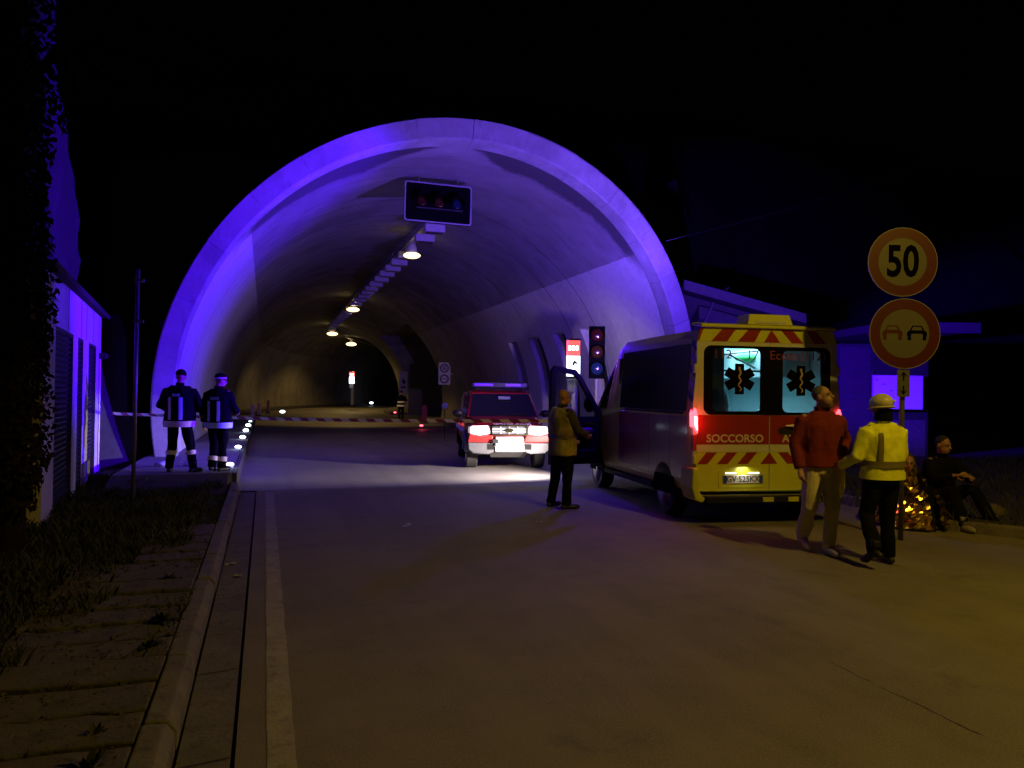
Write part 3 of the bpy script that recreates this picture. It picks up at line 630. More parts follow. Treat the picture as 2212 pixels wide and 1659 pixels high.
# technical cabin on the right with canopy and notice board
sc0 = dep(1815, 850, 20.5); az = -YAW+R(2)
t = thing('service_cabin', 'clapboard service cabin lit blue behind the ambulance and road signs', 'building', (sc0.x, sc0.y, 0), az)
M_CLAP = M('clapboard', (.035,.034,.033), .8, var=.25, scale=4); M_CABIN = M('cabin_wall', (.016,.016,.016), .85, var=.3)
zz = lambda y: 1.7+(850-y)/1662*20.5; mx = lambda x: (x-1815)/1662*20.5
obj('wall', MB().box(0, mx(2010), .03, 3.0, 0, zz(733)), M_CABIN, t)
z = .3
while z < zz(735)-.12:
    obj('siding_board', MB().add([(0,0,z),(mx(1882),0,z),(mx(1882),.022,z+.165),(0,.022,z+.165),(0,.029,z),(mx(1882),.029,z),(mx(1882),.029,z+.165),(0,.029,z+.165)], [(0,1,2,3),(0,4,5,1),(3,2,6,7)]), M_CLAP, t); z += .172
obj('corner_trim', MB().box(mx(1883), mx(1888), -.02, .029, .2, zz(790)), M_CLAP, t)
obj('fascia', MB().box(mx(1900), mx(2085), -.75, -.70, zz(712), zz(690)), M('fascia', (.06,.058,.056), .7, var=.2), t); obj('roof', MB().box(mx(1880), mx(2085), -.699, 3.2, zz(712)+.05, zz(690)-.02), M_ROOF, t)
obj('door_panel', MB().box(mx(1890), mx(2003), -.004, .029, .15, zz(897)), M('door_dark', (.07,.07,.07), .7, var=.3), t)
bx = dep(1886, 848, 20.2)
nb = thing('notice_board', 'bright blue-lit rectangular white notice board on the cabin wall', 'notice board', (bx.x, bx.y, bx.z), az)
obj('panel', MB().box(0, 1.30, -.02, .02, -.41, .44), M('board_white', (.78,.78,.77), .6, var=.06, scale=3), nb); obj('edge', MB().frame([(-.02,-.43),(1.32,-.43),(1.32,.46),(-.02,.46)], [(0.001,-.409),(1.299,-.409),(1.299,.439),(.001,.439)], -.03, .025), M_LUM, nb)
for (sx, sz) in ((.09,.34),(.27,.22),(.48,.06)): obj('stain', MB().prism([(sx+.05*math.cos(q)*(1+.3*math.sin(3*q)), sz+.03*math.sin(q)) for q in [6.283*k/10 for k in range(10)]], -.022, -.0205), M('stain', (.45,.45,.45), .8), nb)
A = dep(1478, 604, 21.5); B = dep(1742, 678, 21.5)
t = thing('canopy_roof', 'sloping canopy roof lit blue above the ambulance', 'canopy', (0,0,0))
d = (B-A).normalized(); bk = Vector((math.sin(YAW), math.cos(YAW), 0))*2.6; dn = Vector((0,0,-.30))
def slab4(a, b2, bkv, dnv): return MB().add([a, b2, b2+bkv, a+bkv, a+dnv, b2+dnv*.85, b2+bkv+dnv, a+bkv+dnv], [(0,1,2,3),(7,6,5,4),(0,4,5,1),(1,5,6,2),(2,6,7,3),(3,7,4,0)])
obj('roof_slab', slab4(A, B, bk+Vector((0,0,-.9)), dn), M('canopy_sheet', (.20,.195,.19), .7, var=.2), t); obj('gutter', slab4(A+dn-bk*.02, B+dn-bk*.02, bk*.06, Vector((0,0,-.10))), M_CABIN, t)
obj('soffit', slab4(A+d*.5+dn*1.9+bk*.1, B+dn*1.9+bk*.1-d*.2, bk*.85+Vector((0,0,-.9)), Vector((0,0,-.35))), M('soffit', (.11,.11,.11), .8, var=.2), t)
pb = dep(1545, 645, 21.6); obj('strut', MB().tube([pb, pb+Vector((-.35,0,-.75))], .04, 8), M_GALV, t); obj('strut', MB().tube([pb, pb+Vector((.5,.1,.35))], .03, 8), M_GALV, t)
obj('column', MB().tube([(B.x,B.y+.6,0),(B.x,B.y+.6,B.z-.35)], .07, 10), M_GALV, t)
# overhead wire
a = dep(1440, 520, 15); b = dep(2400, 185, 15); pts = [a+(b-a)*k/16+Vector((0,0,-.28*math.sin(math.pi*k/16))) for k in range(17)]
tag(obj('overhead_wire', MB().tube(pts, .005, 5), M('wire', (.10,.10,.11), .6)), 'thin pale overhead wire crossing the dark sky at right', 'wire')
# round signs on the near post
t = thing('limit_sign', 'post with round 50 limit sign above a round no-overtaking sign', 'road sign', (0,0,0), 0)
p = dep(1950, 640, 9.2); t.location = (p.x, p.y, 0); t.rotation_euler = (0, R(.3), -YAW-R(1))
k = 9.2/1662; r = 74.5*k
s5, s6 = dep(1946,566,9.2).z, dep(1950,721,9.2).z
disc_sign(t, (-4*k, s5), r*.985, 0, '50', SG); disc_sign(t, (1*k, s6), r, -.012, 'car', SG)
obj('back_plate', MB().prism(circ(-4*k, s5, r*.99), .001, .012), M_GALV, t); obj('back_plate', MB().prism(circ(1*k, s6, r*1.005), .001, .012), M_GALV, t)
obj('post', MB().tube([(.02,.06,-.05),(.02,.06,s5+.3)], .03, 12), M('post_grey', (.16,.16,.155), .5, .4, var=.2), t, smooth=True)
z0, z1 = dep(1953,857,9.2).z, dep(1953,799,9.2).z
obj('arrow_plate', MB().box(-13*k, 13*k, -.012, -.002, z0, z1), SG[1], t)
obj('arrow', MB().prism([(-.008,(z0+z1)/2+.03),(.008,(z0+z1)/2+.03),(.008,z1-.06),(.045,z1-.085),(0,z1-.02),(-.045,z1-.085),(-.008,z1-.06)], -.016, -.013), SG[2], t); obj('arrow', MB().prism([(-.008,(z0+z1)/2-.03),(.008,(z0+z1)/2-.03),(.008,z0+.06),(.045,z0+.085),(0,z0+.02),(-.045,z0+.085),(-.008,z0+.06)][::-1], -.016, -.013), SG[2], t)
for zc in (s5, s6): obj('bracket', MB().box(-.2,.24,.0125,.03,zc-.02,zc+.02), M_GALV, t)
# street lamp out of frame, behind and right of the camera
t = thing('street_lamp', 'tall amber street lamp standing behind the photographer', 'street lamp', (8.3, .1, 0), R(-40))
obj('pole', MB().tube([(0,0,0),(0,0,6.4),(-.3,0,6.9),(-2.0,.0,7.15)], [.09,.06,.05,.04], 12), M_GALV, t, smooth=True)
obj('lamp_head', MB().box(-2.7,-1.95,-.16,.16,7.08,7.24), M_LUM, t, bevel=.04); obj('lens', MB().box(-2.62,-2.1,-.13,.13,7.062,7.0795), M('street_glow', (1,.8,.4), .4, emit=(1,.6,.1), es=12), t)
light('street_light', 'SPOT', (-2.36,0,7.0), 900, SODIUM, t, (-2.5,1.2,0), .10, 138, .3)

# ------------------------------------------------------------------ vehicles
M_ARCH = M('arch_liner', (.008,.008,.008), 1, spec=.02)
def hull(secs):          # each section: (y, [(halfwidth, z) bottom to top]); mirrored and lofted
    rs = []
    for y, pr_ in secs: rs.append([(x, y, z) for x, z in pr_]+[(-x, y, z) for x, z in pr_[::-1]])
    return rs
def wheel(parent, x, y, r, w, side, hub):
    t = obj('wheel', MB().rings([[(x+dx*side, y+rr*math.cos(a), r+rr*math.sin(a)) for a in [6.283*q/28 for q in range(28)]] for dx, rr in ((0,r*.72),(0,r*.93),(-.02,r),(-w+.02,r),(-w,r*.93),(-w,r*.6))], True), M_RUB, parent, smooth=False)
    obj('rim', MB().rings([[(x+dx*side, y+rr*math.cos(a), r+rr*math.sin(a)) for a in [6.283*q/20 for q in range(20)]] for dx, rr in ((.004,r*.70),(-.02,r*.62),(-.05,r*.5),(-.01,r*.22),(.006,r*.1))]), hub, t, smooth=True)
    for k in range(5):
        a = 6.283*k/5; obj('rim_hole', MB().prismx(circ(y+r*.44*math.cos(a), r+r*.44*math.sin(a), r*.085, 10), x-.034*side, x-.02*side), M_BLACK, t)
    return t
M_YEL = M('ambulance_yellow', (.54,.56,.03), .5, var=.12, scale=3, coat=.1); M_AWH = M('ambulance_white', (.55,.56,.44), .35, var=.06, coat=.4); M_ARED = M('ambulance_red', (.27,.02,.012), .35, var=.12, coat=.4)
M_FRIT = M('window_frit', (.006,.006,.007), .08); M_TRIM = M('plastic_trim', (.012,.012,.012), .8, spec=.2)
M_PALE = M('pale_lettering', (.55,.53,.45), .5)
rl = dep(1497, 900, 10.1); AH = R(-6.6)
W_ = 1.0
rc = Vector((rl.x, rl.y, 0))+Vector((math.cos(AH), math.sin(AH), 0))*W_*1.07
amb = thing('ambulance', 'yellow and red ambulance van with lit rear windows and open front door', 'ambulance', rc, AH); amb.scale = (1.07, 1, 1)
def sec(y, zb, zt, hw, top=None): 
    tw = hw-.10 if top is None else top
    return (y, [(hw-.05, zb), (hw-.012, zb+.1), (hw, zb+.45), (hw, min(1.45, zt-.12)), (tw+.03, zt-.14), (tw-.05, zt-.03), (tw-.25, zt)])
rear = [sec(.06,.42,2.615,W_), sec(.5,.42,2.62,W_), sec(2.0,.40,2.63,W_), sec(3.0,.40,2.62,W_), sec(3.3,.40,2.52,W_,.86), sec(3.6,.40,2.30,W_,.83)]
obj('body', MB().rings(hull(rear), False), M_YEL, amb, smooth=False, bevel=.0)
front = [sec(3.6,.40,2.30,W_,.83), sec(3.98,.38,1.74,.985,.86), sec(4.32,.36,1.32,.97,.92), sec(4.9,.34,1.12,.94,.82), sec(5.1,.36,.98,.88,.72), sec(5.2,.42,.85,.78,.62)]
m = MB(); rs = hull(front); n = len(rs[0]); m.rings(rs, False)
m.f = [f for f in m.f if not ((f[0] < n) and (f[0] % n in (3,4,8,9)))]     # opening of the left front door side and its mirror
m.f.append(tuple(range(len(rs)*n-n, len(rs)*n))); obj('cab', m, M_YEL, amb)
obj('windscreen', MB().add([(-.74,3.655,2.22),(.74,3.655,2.22),(.84,4.29,1.36),(-.84,4.29,1.36)], [(0,1,2,3)]), M_DGLASS, amb)
for s in (-1, 1):
    obj('windscreen_pillar', MB().tube([(s*.80,3.58,2.26),(s*.90,3.98,1.72),(s*.955,4.34,1.30)], [.045,.05,.05], 8), M_TRIM, amb, smooth=True)
    obj('door_pillar', MB().box(s*.93-.04, s*.93+.04, 2.93, 3.05, .45, 2.32), M_TRIM, amb, bevel=.02)
    obj('mirror', MB().ell((s*1.17, 4.05, 1.52), (.10,.05,.15), 12, 8), M_TRIM, amb, smooth=True); obj('mirror_arm', MB().tube([(s*.96,4.05,1.40),(s*1.10,4.05,1.45)], .03, 8), M_TRIM, amb)
    for y in (.98, 4.18):
        wheel(amb, s*.985, y, .34, .22, s, M('steel_rim', (.45,.45,.47), .35, .7))
        obj('wheel_arch', MB().prismx([(y+.395*math.cos(a), .35+.395*math.sin(a)) for a in [R(-5+190*q/16) for q in range(17)]], s*.99, s*1.004) if y < 2 else MB().prismx([(y+.395*math.cos(a), .35+.395*math.sin(a)) for a in [R(-5+190*q/16) for q in range(17)]], s*.955, s*.99), M_ARCH, amb)
obj('cab_floor', MB().box(-.93,.93,2.9,4.3,.40,.48), M_TRIM, amb); obj('dashboard', MB().box(-.88,.88,3.95,4.3,.95,1.28), M_TRIM, amb, bevel=.05)
obj('bulkhead', MB().box(-.93,.93,2.86,2.90,.45,2.45), M_TRIM, amb)
for s in (-.45, .45):
    q = obj('cab_seat', MB().box(s-.25,s+.25,3.15,3.65,.55,.95), M_BLACK, amb, bevel=.06); obj('seat_back', MB().box(s-.24,s+.24,3.02,3.16,.955,1.62), M_BLACK, q, bevel=.06)
obj('steering_wheel', MB().tube([(-.45+.19*math.cos(a), 3.86-.06*math.sin(a), 1.22+.16*math.sin(a)) for a in [6.283*q/20 for q in range(21)]], .016, 8), M_BLACK, amb)
# open left front door, hinged at the windscreen pillar
hg = bpy.data.objects.new('front_door', None); COL.objects.link(hg); hg.parent = amb; hg.location = (-.985, 4.02, 0); hg.rotation_euler = (0,0,R(-72))
dl = -1.0
o_ = [(0,.45),(0,1.38),(-.40,2.02),(-.52,2.14),(-.92,2.20),(-.98,2.12),(dl,1.4),(dl,.45)]
i_ = [(-.10,.60),(-.10,1.36),(-.46,1.93),(-.55,2.03),(-.86,2.08),(-.90,2.02),(-.91,1.40),(-.90,.60)]
i_ = [(-.07,1.30),(-.09,1.37),(-.44,1.95),(-.54,2.05),(-.87,2.10),(-.91,2.04),(-.92,1.40),(-.92,1.30)]
def yz(mb_): 
    mb_.v = [(y, x, z) for x, y, z in mb_.v]; return mb_
fr = yz(MB().frame(o_, i_, -.05, .03)); obj('door_shell', fr, M_TRIM, hg)
obj('door_panel', MB().box(-.056,-.052,-.99,-.01,.46,1.29), M_YEL, hg); obj('door_pocket', MB().box(.031,.09,-.85,-.15,.55,.72), M_BLACK, hg, bevel=.03); obj('arm_rest', MB().box(.031,.10,-.75,-.2,1.0,1.1), M('grey_plastic', (.20,.20,.20), .5), hg, bevel=.03); obj('door_handle', MB().box(.031,.06,-.35,-.15,1.16,1.2), M_CHROME, hg)
obj('window', yz(MB().prism(i_, -.012, -.006)), glass('clear_glass', (.55,.58,.6), .06), hg)
# ---- rear doors
zR0, zR1 = .445, 2.42
for s, nm in ((-1, 'left'), (1, 'right')):
    xa, xb = (-.955, .022) if s < 0 else (.028, .955)
    hole = rrect(-.865, .018, 1.452, 2.37, .10) if s < 0 else rrect(.032, .865, 1.452, 2.37, .10)
    pane = rrect(-.75, -.10, 1.50, 2.335, .07) if s < 0 else rrect(.20, .735, 1.49, 2.32, .07)
    rect = rrect(xa, xb, zR0, zR1, .02)
    d = obj('rear_door', MB().frame(rect, hole, .0, .05), M_AWH, amb)
    obj('window_surround', MB().frame(hole, pane, -.004, .02), M_FRIT, d); obj('window_pane', MB().prism(pane, .004, .010), glass('rear_pane', (.80,.90,.95), .05), d)
    obj('red_band', MB().box(xa+.004, xb-.004, -.003, -.0005, 1.06, 1.448), M_ARED, d)
    obj('yellow_lower', MB().box(xa+.004, xb-.004, -.003, -.0005, .45, .955), M_YEL, d)
    obj('pale_stripe', MB().box(xa+.004, xb-.004, -.0045, -.0032, .96, 1.058), M_AWH, d)
    for k in range(4):     # slanted red chevrons below the stripe
        if k == 3: continue
        x0 = s*(.14+.27*k); w = .14*s; L = .13*s
        pts = [(x0, .955), (x0+w, .955), (x0+w+L, .80), (x0+L, .80)]
        if k == 2 and s > 0 or abs(x0+w+L) > .95: pts = [(x0, .955), (s*.93, .955), (s*.945, .80), (s*.93, .80)] if False else pts
        pts = [(max(-.945, min(.945, a)), b) for a, b in pts]; obj('chevron', MB().prism(pts, -.0055, -.0035), M_ARED, d)
    # star of life
    sx, sz = (-.39, 1.93) if s < 0 else (.45, 1.92); st_ = MB(); sg = MB()
    for k in range(3):
        a = R(60*k); c, q = math.cos(a), math.sin(a)
        for mbx, hw_, hl, y0, y1 in ((st_, .058, .20, -.012-.0006*k, -.008), (sg, .062, .204, -.0068-.0004*k, -.005)):
            mbx.prism([(sx+u*c-v*q, sz+u*q+v*c) for u, v in ((-hw_,-hl),(hw_,-hl),(hw_,hl),(-hw_,hl))], y0, y1)
    obj('star_outline', sg, M('star_gold', (.07,.06,.04), 1, spec=.02), d); obj('star_emblem', st_, M('star_dark', (.003,.003,.005), 1, spec=.02), d)
    obj('serpent_staff', MB().tube([(sx+.022*math.sin(k*1.15)*(1-.04*k), -.016, sz-.16+.02*k) for k in range(17)], [.006+.0006*k for k in range(17)], 6), M('serpent', (.42,.38,.28), .5), d)
    obj('hinge', MB().box(s*.955+(.001 if s > 0 else -.04), s*.955+(.04 if s > 0 else -.001), -.02, .05, 2.0, 2.12), M_AWH, d, bevel=.008)
    obj('hinge', MB().box(s*.955+(.001 if s > 0 else -.04), s*.955+(.04 if s > 0 else -.001), -.02, .05, .80, .92), M_YEL, d, bevel=.008)
    if s < 0:
        text('lettering', 'SOCCORSO', .145, M_PALE, d, (-.44,-.005,1.135), off=.003, sx=.98)
        text('window_lettering', '112', .17, M('red_letter', (.22,.03,.03), .5), d, (-.62,-.008,2.25)); text('window_lettering', '1', .17, M('red_letter', (.22,.03,.03), .5), d, (-.26,-.008,2.25)); text('window_lettering', '7', .17, M('red_letter', (.22,.03,.03), .5), d, (-.17,-.008,2.25))
        p = obj('number_plate', MB().box(-.60,-.075,-.022,-.004,.545,.655), M('plate_white', (.62,.62,.60), .4), d, bevel=.004)
        obj('plate_blue_end', MB().box(-.60,-.555,-.0235,-.0222,.548,.652), M('plate_blue', (.02,.05,.30), .4), p); obj('plate_blue_end', MB().box(-.12,-.075,-.0235,-.0222,.548,.652), M('plate_blue', (.02,.05,.30), .4), p)
        text('plate_number', 'GV·525KX', .108, M_BLACK, p, (-.338,-.024,.600), off=.001, sx=.92)
        obj('plate_recess', MB().frame(rrect(-.66,-.01,.49,.72,.03), rrect(-.61,-.065,.535,.665,.02), -.012, -.003), M_YEL, d)
        for gx in (-.50, -.19): obj('plate_lamp', MB().box(gx-.07, gx+.07, -.02, -.0125, .672, .690), M('plate_lamp_glow', (1,1,.9), .3, emit=(1,.92,.7), es=2.5), d)
        light('plate_light', 'AREA', (-.34,-.07,.73), .5, (1,.95,.8), d, (-.34,-.0,.60), .12)
    else:
        text('lettering', 'AVANZATO', .145, M_PALE, d, (.20,-.005,1.135), off=.003, sx=.98, align='LEFT')
        text('window_lettering', '(112)', .17, M('red_letter', (.22,.03,.03), .5), d, (.62,-.008,2.25)); text('window_lettering', 'sts', .17, M('red_letter', (.22,.03,.03), .5), d, (.31,-.008,2.25)); text('window_lettering', 'Eco', .17, M('red_letter', (.22,.03,.03), .5), d, (.14,-.008,2.25))
        h = obj('handle_recess', MB().prism(rrect(.14,.40,1.19,1.29,.045), -.006, -.0035), M_BLACK, d); obj('handle', MB().tube([(.24,-.02,1.31),(.34,-.05,1.315),(.42,-.02,1.30)], [.012,.02,.012], 8), M('handle_pale', (.6,.57,.5), .3), d)
obj('centre_chevron', MB().prism([(.025,.955),(.135,.80),(-.10,.80)], -.0057, -.0036), M_ARED, amb)
obj('window_seal', MB().box(-.085,.135,-.0062,-.0045,1.4525,2.3695), M_FRIT, amb)
# roof band with chevrons, roof edge and rear light box
obj('rear_header', MB().prism([(-.955,2.421),(.955,2.421),(.90,2.60),(-.90,2.60)], -.004, .06), M_YEL, amb)
for pts in ([(-.95,2.425),(-.92,2.60),(-.87,2.60),(-.93,2.425)], [(-.77,2.425),(-.62,2.595),(-.44,2.595),(-.56,2.425)], [(-.42,2.425),(-.27,2.595),(-.10,2.595),(-.19,2.425)], [(-.06,2.425),(.04,2.595),(.16,2.425)], [(.32,2.425),(.17,2.595),(.33,2.595),(.48,2.425)], [(.63,2.425),(.52,2.595),(.66,2.595),(.80,2.425)]):
    obj('roof_chevron', MB().prism(pts, -.0065, -.0042), M_ARED, amb)
obj('roof_spoiler', MB().add([(-.92,-.05,2.605),(.92,-.05,2.605),(.90,.35,2.66),(-.90,.35,2.66),(-.92,-.05,2.65),(.92,-.05,2.65),(.88,.35,2.70),(-.88,.35,2.70)], [(0,3,2,1),(4,5,6,7),(0,1,5,4),(1,2,6,5),(2,3,7,6),(3,0,4,7)]), M_YEL, amb, bevel=.012)
q = obj('rear_light_box', MB().add([(-.31,-.06,2.652),(.31,-.06,2.652),(.31,.30,2.66),(-.31,.30,2.66),(-.27,-.02,2.80),(.28,-.02,2.80),(.28,.30,2.80),(-.27,.30,2.80)], [(0,3,2,1),(4,5,6,7),(0,1,5,4),(1,2,6,5),(2,3,7,6),(3,0,4,7)]), M_YEL, amb, bevel=.012); obj('light_strip', MB().box(-.20,.20,-.062,-.052,2.675,2.70), M_LUM, q)
# corner posts with diagonal marking, tail lamps, bumper
M_TAIL = M('tail_lamp_glow', (.9,.05,.05), .3, emit=(1,.035,.05), es=9); M_TAILD = M('tail_lamp_red', (.35,.02,.02), .2)
M_TAILC = M('tail_lamp_core', (1,.6,.6), .3, emit=(1,.5,.5), es=16)
for s in (-1, 1):
    obj('corner_post', MB().prism([(s*.96,.80),(s*1.0,.80),(s*1.0,1.6),(s*.925,2.5),(s*.89,2.5),(s*.957,1.6)], -.001, .058), M_AWH, amb)
    for k in range(5):
        z = 1.6+.17*k; dx = -.012*k; obj('corner_stripe', MB().add([(s*(1.006+dx*.9),.005,z),(s*(1.006+dx*.9),.16,z+.10),(s*(.998+dx),.16,z+.19),(s*(.998+dx),.005,z+.09)], [(0,1,2,3)]), M_ARED if k % 2 else M_BLACK, amb)
    tl = obj('tail_lamp', MB().prism([(s*.948,1.20),(s*1.006,1.30),(s*1.012,1.46),(s*.99,1.54),(s*.965,1.52),(s*.945,1.42)], -.035, .09), M_TAIL, amb, bevel=.01)
    obj('lamp_core', MB().prism([(s*.955,1.25),(s*.99,1.32),(s*.995,1.43),(s*.962,1.42)], -.040, -.0352), M_TAILC, tl)
    obj('lower_lamp', MB().prism(rrect(min(s*.96,s*1.0), max(s*.96,s*1.0), .98, 1.19, .015), -.02, .06), M_TAILD, amb)
    obj('bumper_corner', MB().prism([(s*.955,.76),(s*1.03,.76),(s*1.04,.50),(s*1.0,.34),(s*.90,.30),(s*.86,.36),(s*.93,.42)], -.09, .30), M_YEL, amb, bevel=.02)
light('tail_light', 'POINT', (-1.02,-.12,1.38), 4, (1,.03,.05), amb, size=.05)
obj('step', MB().box(-.86,.86,-.14,.06,.30,.385), M_TRIM, amb, bevel=.01); obj('step_edge', MB().box(-.90,.90,-.10,-.02,.387,.408), M_CHROME, amb, bevel=.005)
for gx in (-.06, .28, .58): obj('step_reflector', MB().box(gx-.07, gx+.07, -.152, -.1405, .315, .375), M_YEL, amb)
# left flank: dark glass and red band enlarged to paint in its shade
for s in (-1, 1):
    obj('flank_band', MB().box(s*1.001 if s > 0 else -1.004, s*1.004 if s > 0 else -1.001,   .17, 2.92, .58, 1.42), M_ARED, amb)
    obj('flank_shade_window', MB().add([(s*1.006,.22,1.49),(s*1.006,2.88,1.49),(s*.946,2.88,2.40),(s*.946,.22,2.40)], [(0,1,2,3)]), M('flank_shade_glass', (.012,.012,.016), .12), amb)
    obj('side_rail', MB().box(min(s*1.006,s*1.018), max(s*1.006,s*1.018), .3, 2.6, 1.455, 1.48), M_TRIM, amb); obj('side_handle', MB().tube([(s*1.01,2.55,1.42),(s*1.05,2.63,1.44),(s*1.01,2.75,1.42)], .014, 8), M_CHROME, amb)
    for yy_ in (.75, 1.55, 2.70): obj('panel_seam', MB().box(min(s*1.0045,s*1.0065), max(s*1.0045,s*1.0065), yy_, yy_+.012, .55, 1.45), M_BLACK, amb)
    obj('sill', MB().box(min(s*.90,s*1.0), max(s*.90,s*1.0), 1.45, 3.72, .32, .42), M_TRIM, amb, bevel=.02)
obj('underbody', MB().box(-.8,.8,.1,5.0,.30,.40), M_BLACK, amb)
# patient compartment seen through the rear windows
M_INT = M('interior_white', (.50,.66,.70), .5, var=.06)
mi = MB(); mi.box(-.88,.88,.12,2.84,.62,2.42); mi.f = [f for k, f in enumerate(mi.f) if k not in (2,)]
obj('interior_lining', mi, M_INT, amb); obj('cupboard', MB().box(-.87,-.40,1.6,2.8,1.9,2.36), M('cupboard_grey', (.42,.55,.58), .5), amb, bevel=.01); obj('overhead_locker', MB().box(.35,.87,.5,2.8,1.98,2.36), M('cupboard_grey', (.42,.55,.58), .5), amb, bevel=.01)
obj('green_cabinet', MB().box(-.87,-.62,.9,1.5,2.02,2.38), M('green_panel', (.06,.50,.12), .5), amb, bevel=.01); obj('green_bag', MB().ell((.30,1.2,2.28), (.16,.2,.07), 12, 8), M('green_panel', (.06,.50,.12), .5), amb)
obj('dark_pillar', MB().box(-.60,-.36,.5,.62,.63,2.40), M_BLACK, amb); obj('rail', MB().tube([(-.86,.6,2.06),(.86,.6,2.06)], .015, 8), M_BLACK, amb); obj('grab_rail', MB().tube([(-.3,.45,2.27),(.3,.95,2.12),(.8,2.2,2.2)], .014, 8), M_BLACK, amb)
obj('attendant_seat', MB().ell((-.58,.62,1.55), (.34,.16,.46), 16, 10), M_BLACK, amb, smooth=True); obj('stretcher', MB().box(-.25,.45,.5,2.4,.95,1.1), M('teal_cloth', (.06,.28,.30), .7), amb, bevel=.03)
obj('ceiling_lamp', MB().box(-.5,.5,.6,2.2,2.395,2.415), M('ceiling_glow', (1,1,1), .4, emit=(.62,.92,1), es=1.0), amb)
light('compartment_light', 'AREA', (0,1.3,2.38), 30, (.58,.90,1.0), amb, (0,1.3,0), 1.0)
# front beacon bar and headlamps
bb = obj('beacon_bar', MB().prismx(rrect(3.36,3.62,2.47,2.60,.05), -.62, .62), M_TRIM, amb)
M_BEAC = M('beacon_blue', (.0,.0,.15), .3, emit=(.03,.0,1), es=1.5)
for s in (-1, 1):
    obj('beacon', MB().prismx(rrect(3.625,3.70,2.49,2.56,.03), .2 if s > 0 else -.6, .6 if s > 0 else -.2), M_BEAC, bb)
    light('beacon_glow', 'POINT', (s*.92,3.80,2.62), 150 if s < 0 else 80, BLUE, amb, size=.07)
    hl = obj('headlamp', MB().ell((s*.70,5.13,.86), (.15,.06,.12), 14, 8), M('headlamp_glow', (1,1,1), .3, emit=(1,.9,.8), es=4), amb, smooth=True)
    light('headlight', 'SPOT', (s*.70,5.26,.868), 2300 if s < 0 else 70, (1,.82,.74), amb, (s*.70+(-7.0 if s < 0 else .4),9.8,.4), .012, 96, .8)
    obj('added_cutoff_plate', MB().box(s*.70-.30,s*.70+.30,4.95,5.62,.885,.89), M_TRIM, amb)  # added plate, no part of the van, blocks the headlight's upward spill
# the beacon lenses throw flat beams sideways and into the portal
def beam(loc, world_aim, e, cone, bl, colr=BLUE):
    mw = Matrix.Translation(rc) @ Matrix.Rotation(AH, 4, 'Z'); light('beacon_beam', 'SPOT', loc, e, colr, amb, mw.inverted() @ Vector(world_aim), .07, cone, bl)
mw = (Matrix.Translation(rc) @ Matrix.Rotation(AH, 4, 'Z')).inverted()
obj('scene_lamp', MB().box(-.14,.14,3.63,3.70,2.36,2.44), M('scene_lamp_glow', (1,.9,.8), .3, emit=(1,.85,.7), es=8), amb)
light('scene_light', 'SPOT', (-.3,3.86,2.42), 750, (1,.72,.62), amb, mw @ Vector((1.6,24,1.6)), .10, 44, 1.0)
light('scene_light', 'SPOT', (.3,3.86,2.42), 900, (1,.70,.54), amb, mw @ Vector((9.9,26.5,2.6)), .10, 36, .9)
beam((-.92,3.80,2.62), (-2.0,17.4,4.7), 9500, 74, .45)
beam((-.92,3.80,2.62), (-3.2,12.8,3.1), 2000, 30, .5)
beam((-.92,3.80,2.62), (-.6,16.0,1.7), 2000, 40, 1.0)
beam((.2,3.95,2.66), (5.0,19.0,7.2), 3100, 104, .7, LAV)
beam((.92,3.80,2.62), (10.5,18.8,4.2), 2100, 70, .7, (.11,.03,1))
beam((-.92,3.80,2.70), (-4.0,15.6,6.2), 2600, 34, .9)
beam((.92,3.80,2.62), (15.6,16.6,2.6), 11000, 34, .6)

# ---- fire service pickup
fl, frr = gnd(1025, 1013), gnd(1168, 1013); fd = (frr-fl); TA = math.atan2(fd.y, fd.x)
tc_ = (fl+frr)/2; tk_rot = TA; fwd = Vector((fd.y, -fd.x, 0)).normalized()
tc_ = tc_+fwd*.45
trk = thing('fire_pickup', 'red fire service pickup with headlights on facing out of the tunnel', 'pickup truck', (tc_.x-.03, tc_.y, 0), TA); trk.scale = (1.04, 1.04, 1.02)
M_FRED = M('fire_red', (.33,.012,.012), .30, var=.1, coat=.5); M_FRW = M('bumper_grey', (.10,.105,.115), .5, var=.1); M_TXT = M('white_vinyl', (.75,.75,.75), .5)
def tsec(y, hw, zb, zt, tw): return (y, [(hw-.06, zb), (hw, zb+.16), (hw, zt-.12), (tw, zt-.03), (tw-.25, zt)])
secs = [tsec(.10,.80,.62,.98,.74), tsec(.25,.85,.60,1.02,.78), tsec(.9,.875,.50,1.07,.80), tsec(1.25,.88,.46,1.10,.81), tsec(3.2,.88,.46,1.11,.82), tsec(4.9,.87,.52,1.10,.82)]
obj('body', MB().rings(hull(secs)), M_FRED, trk, bevel=.02)
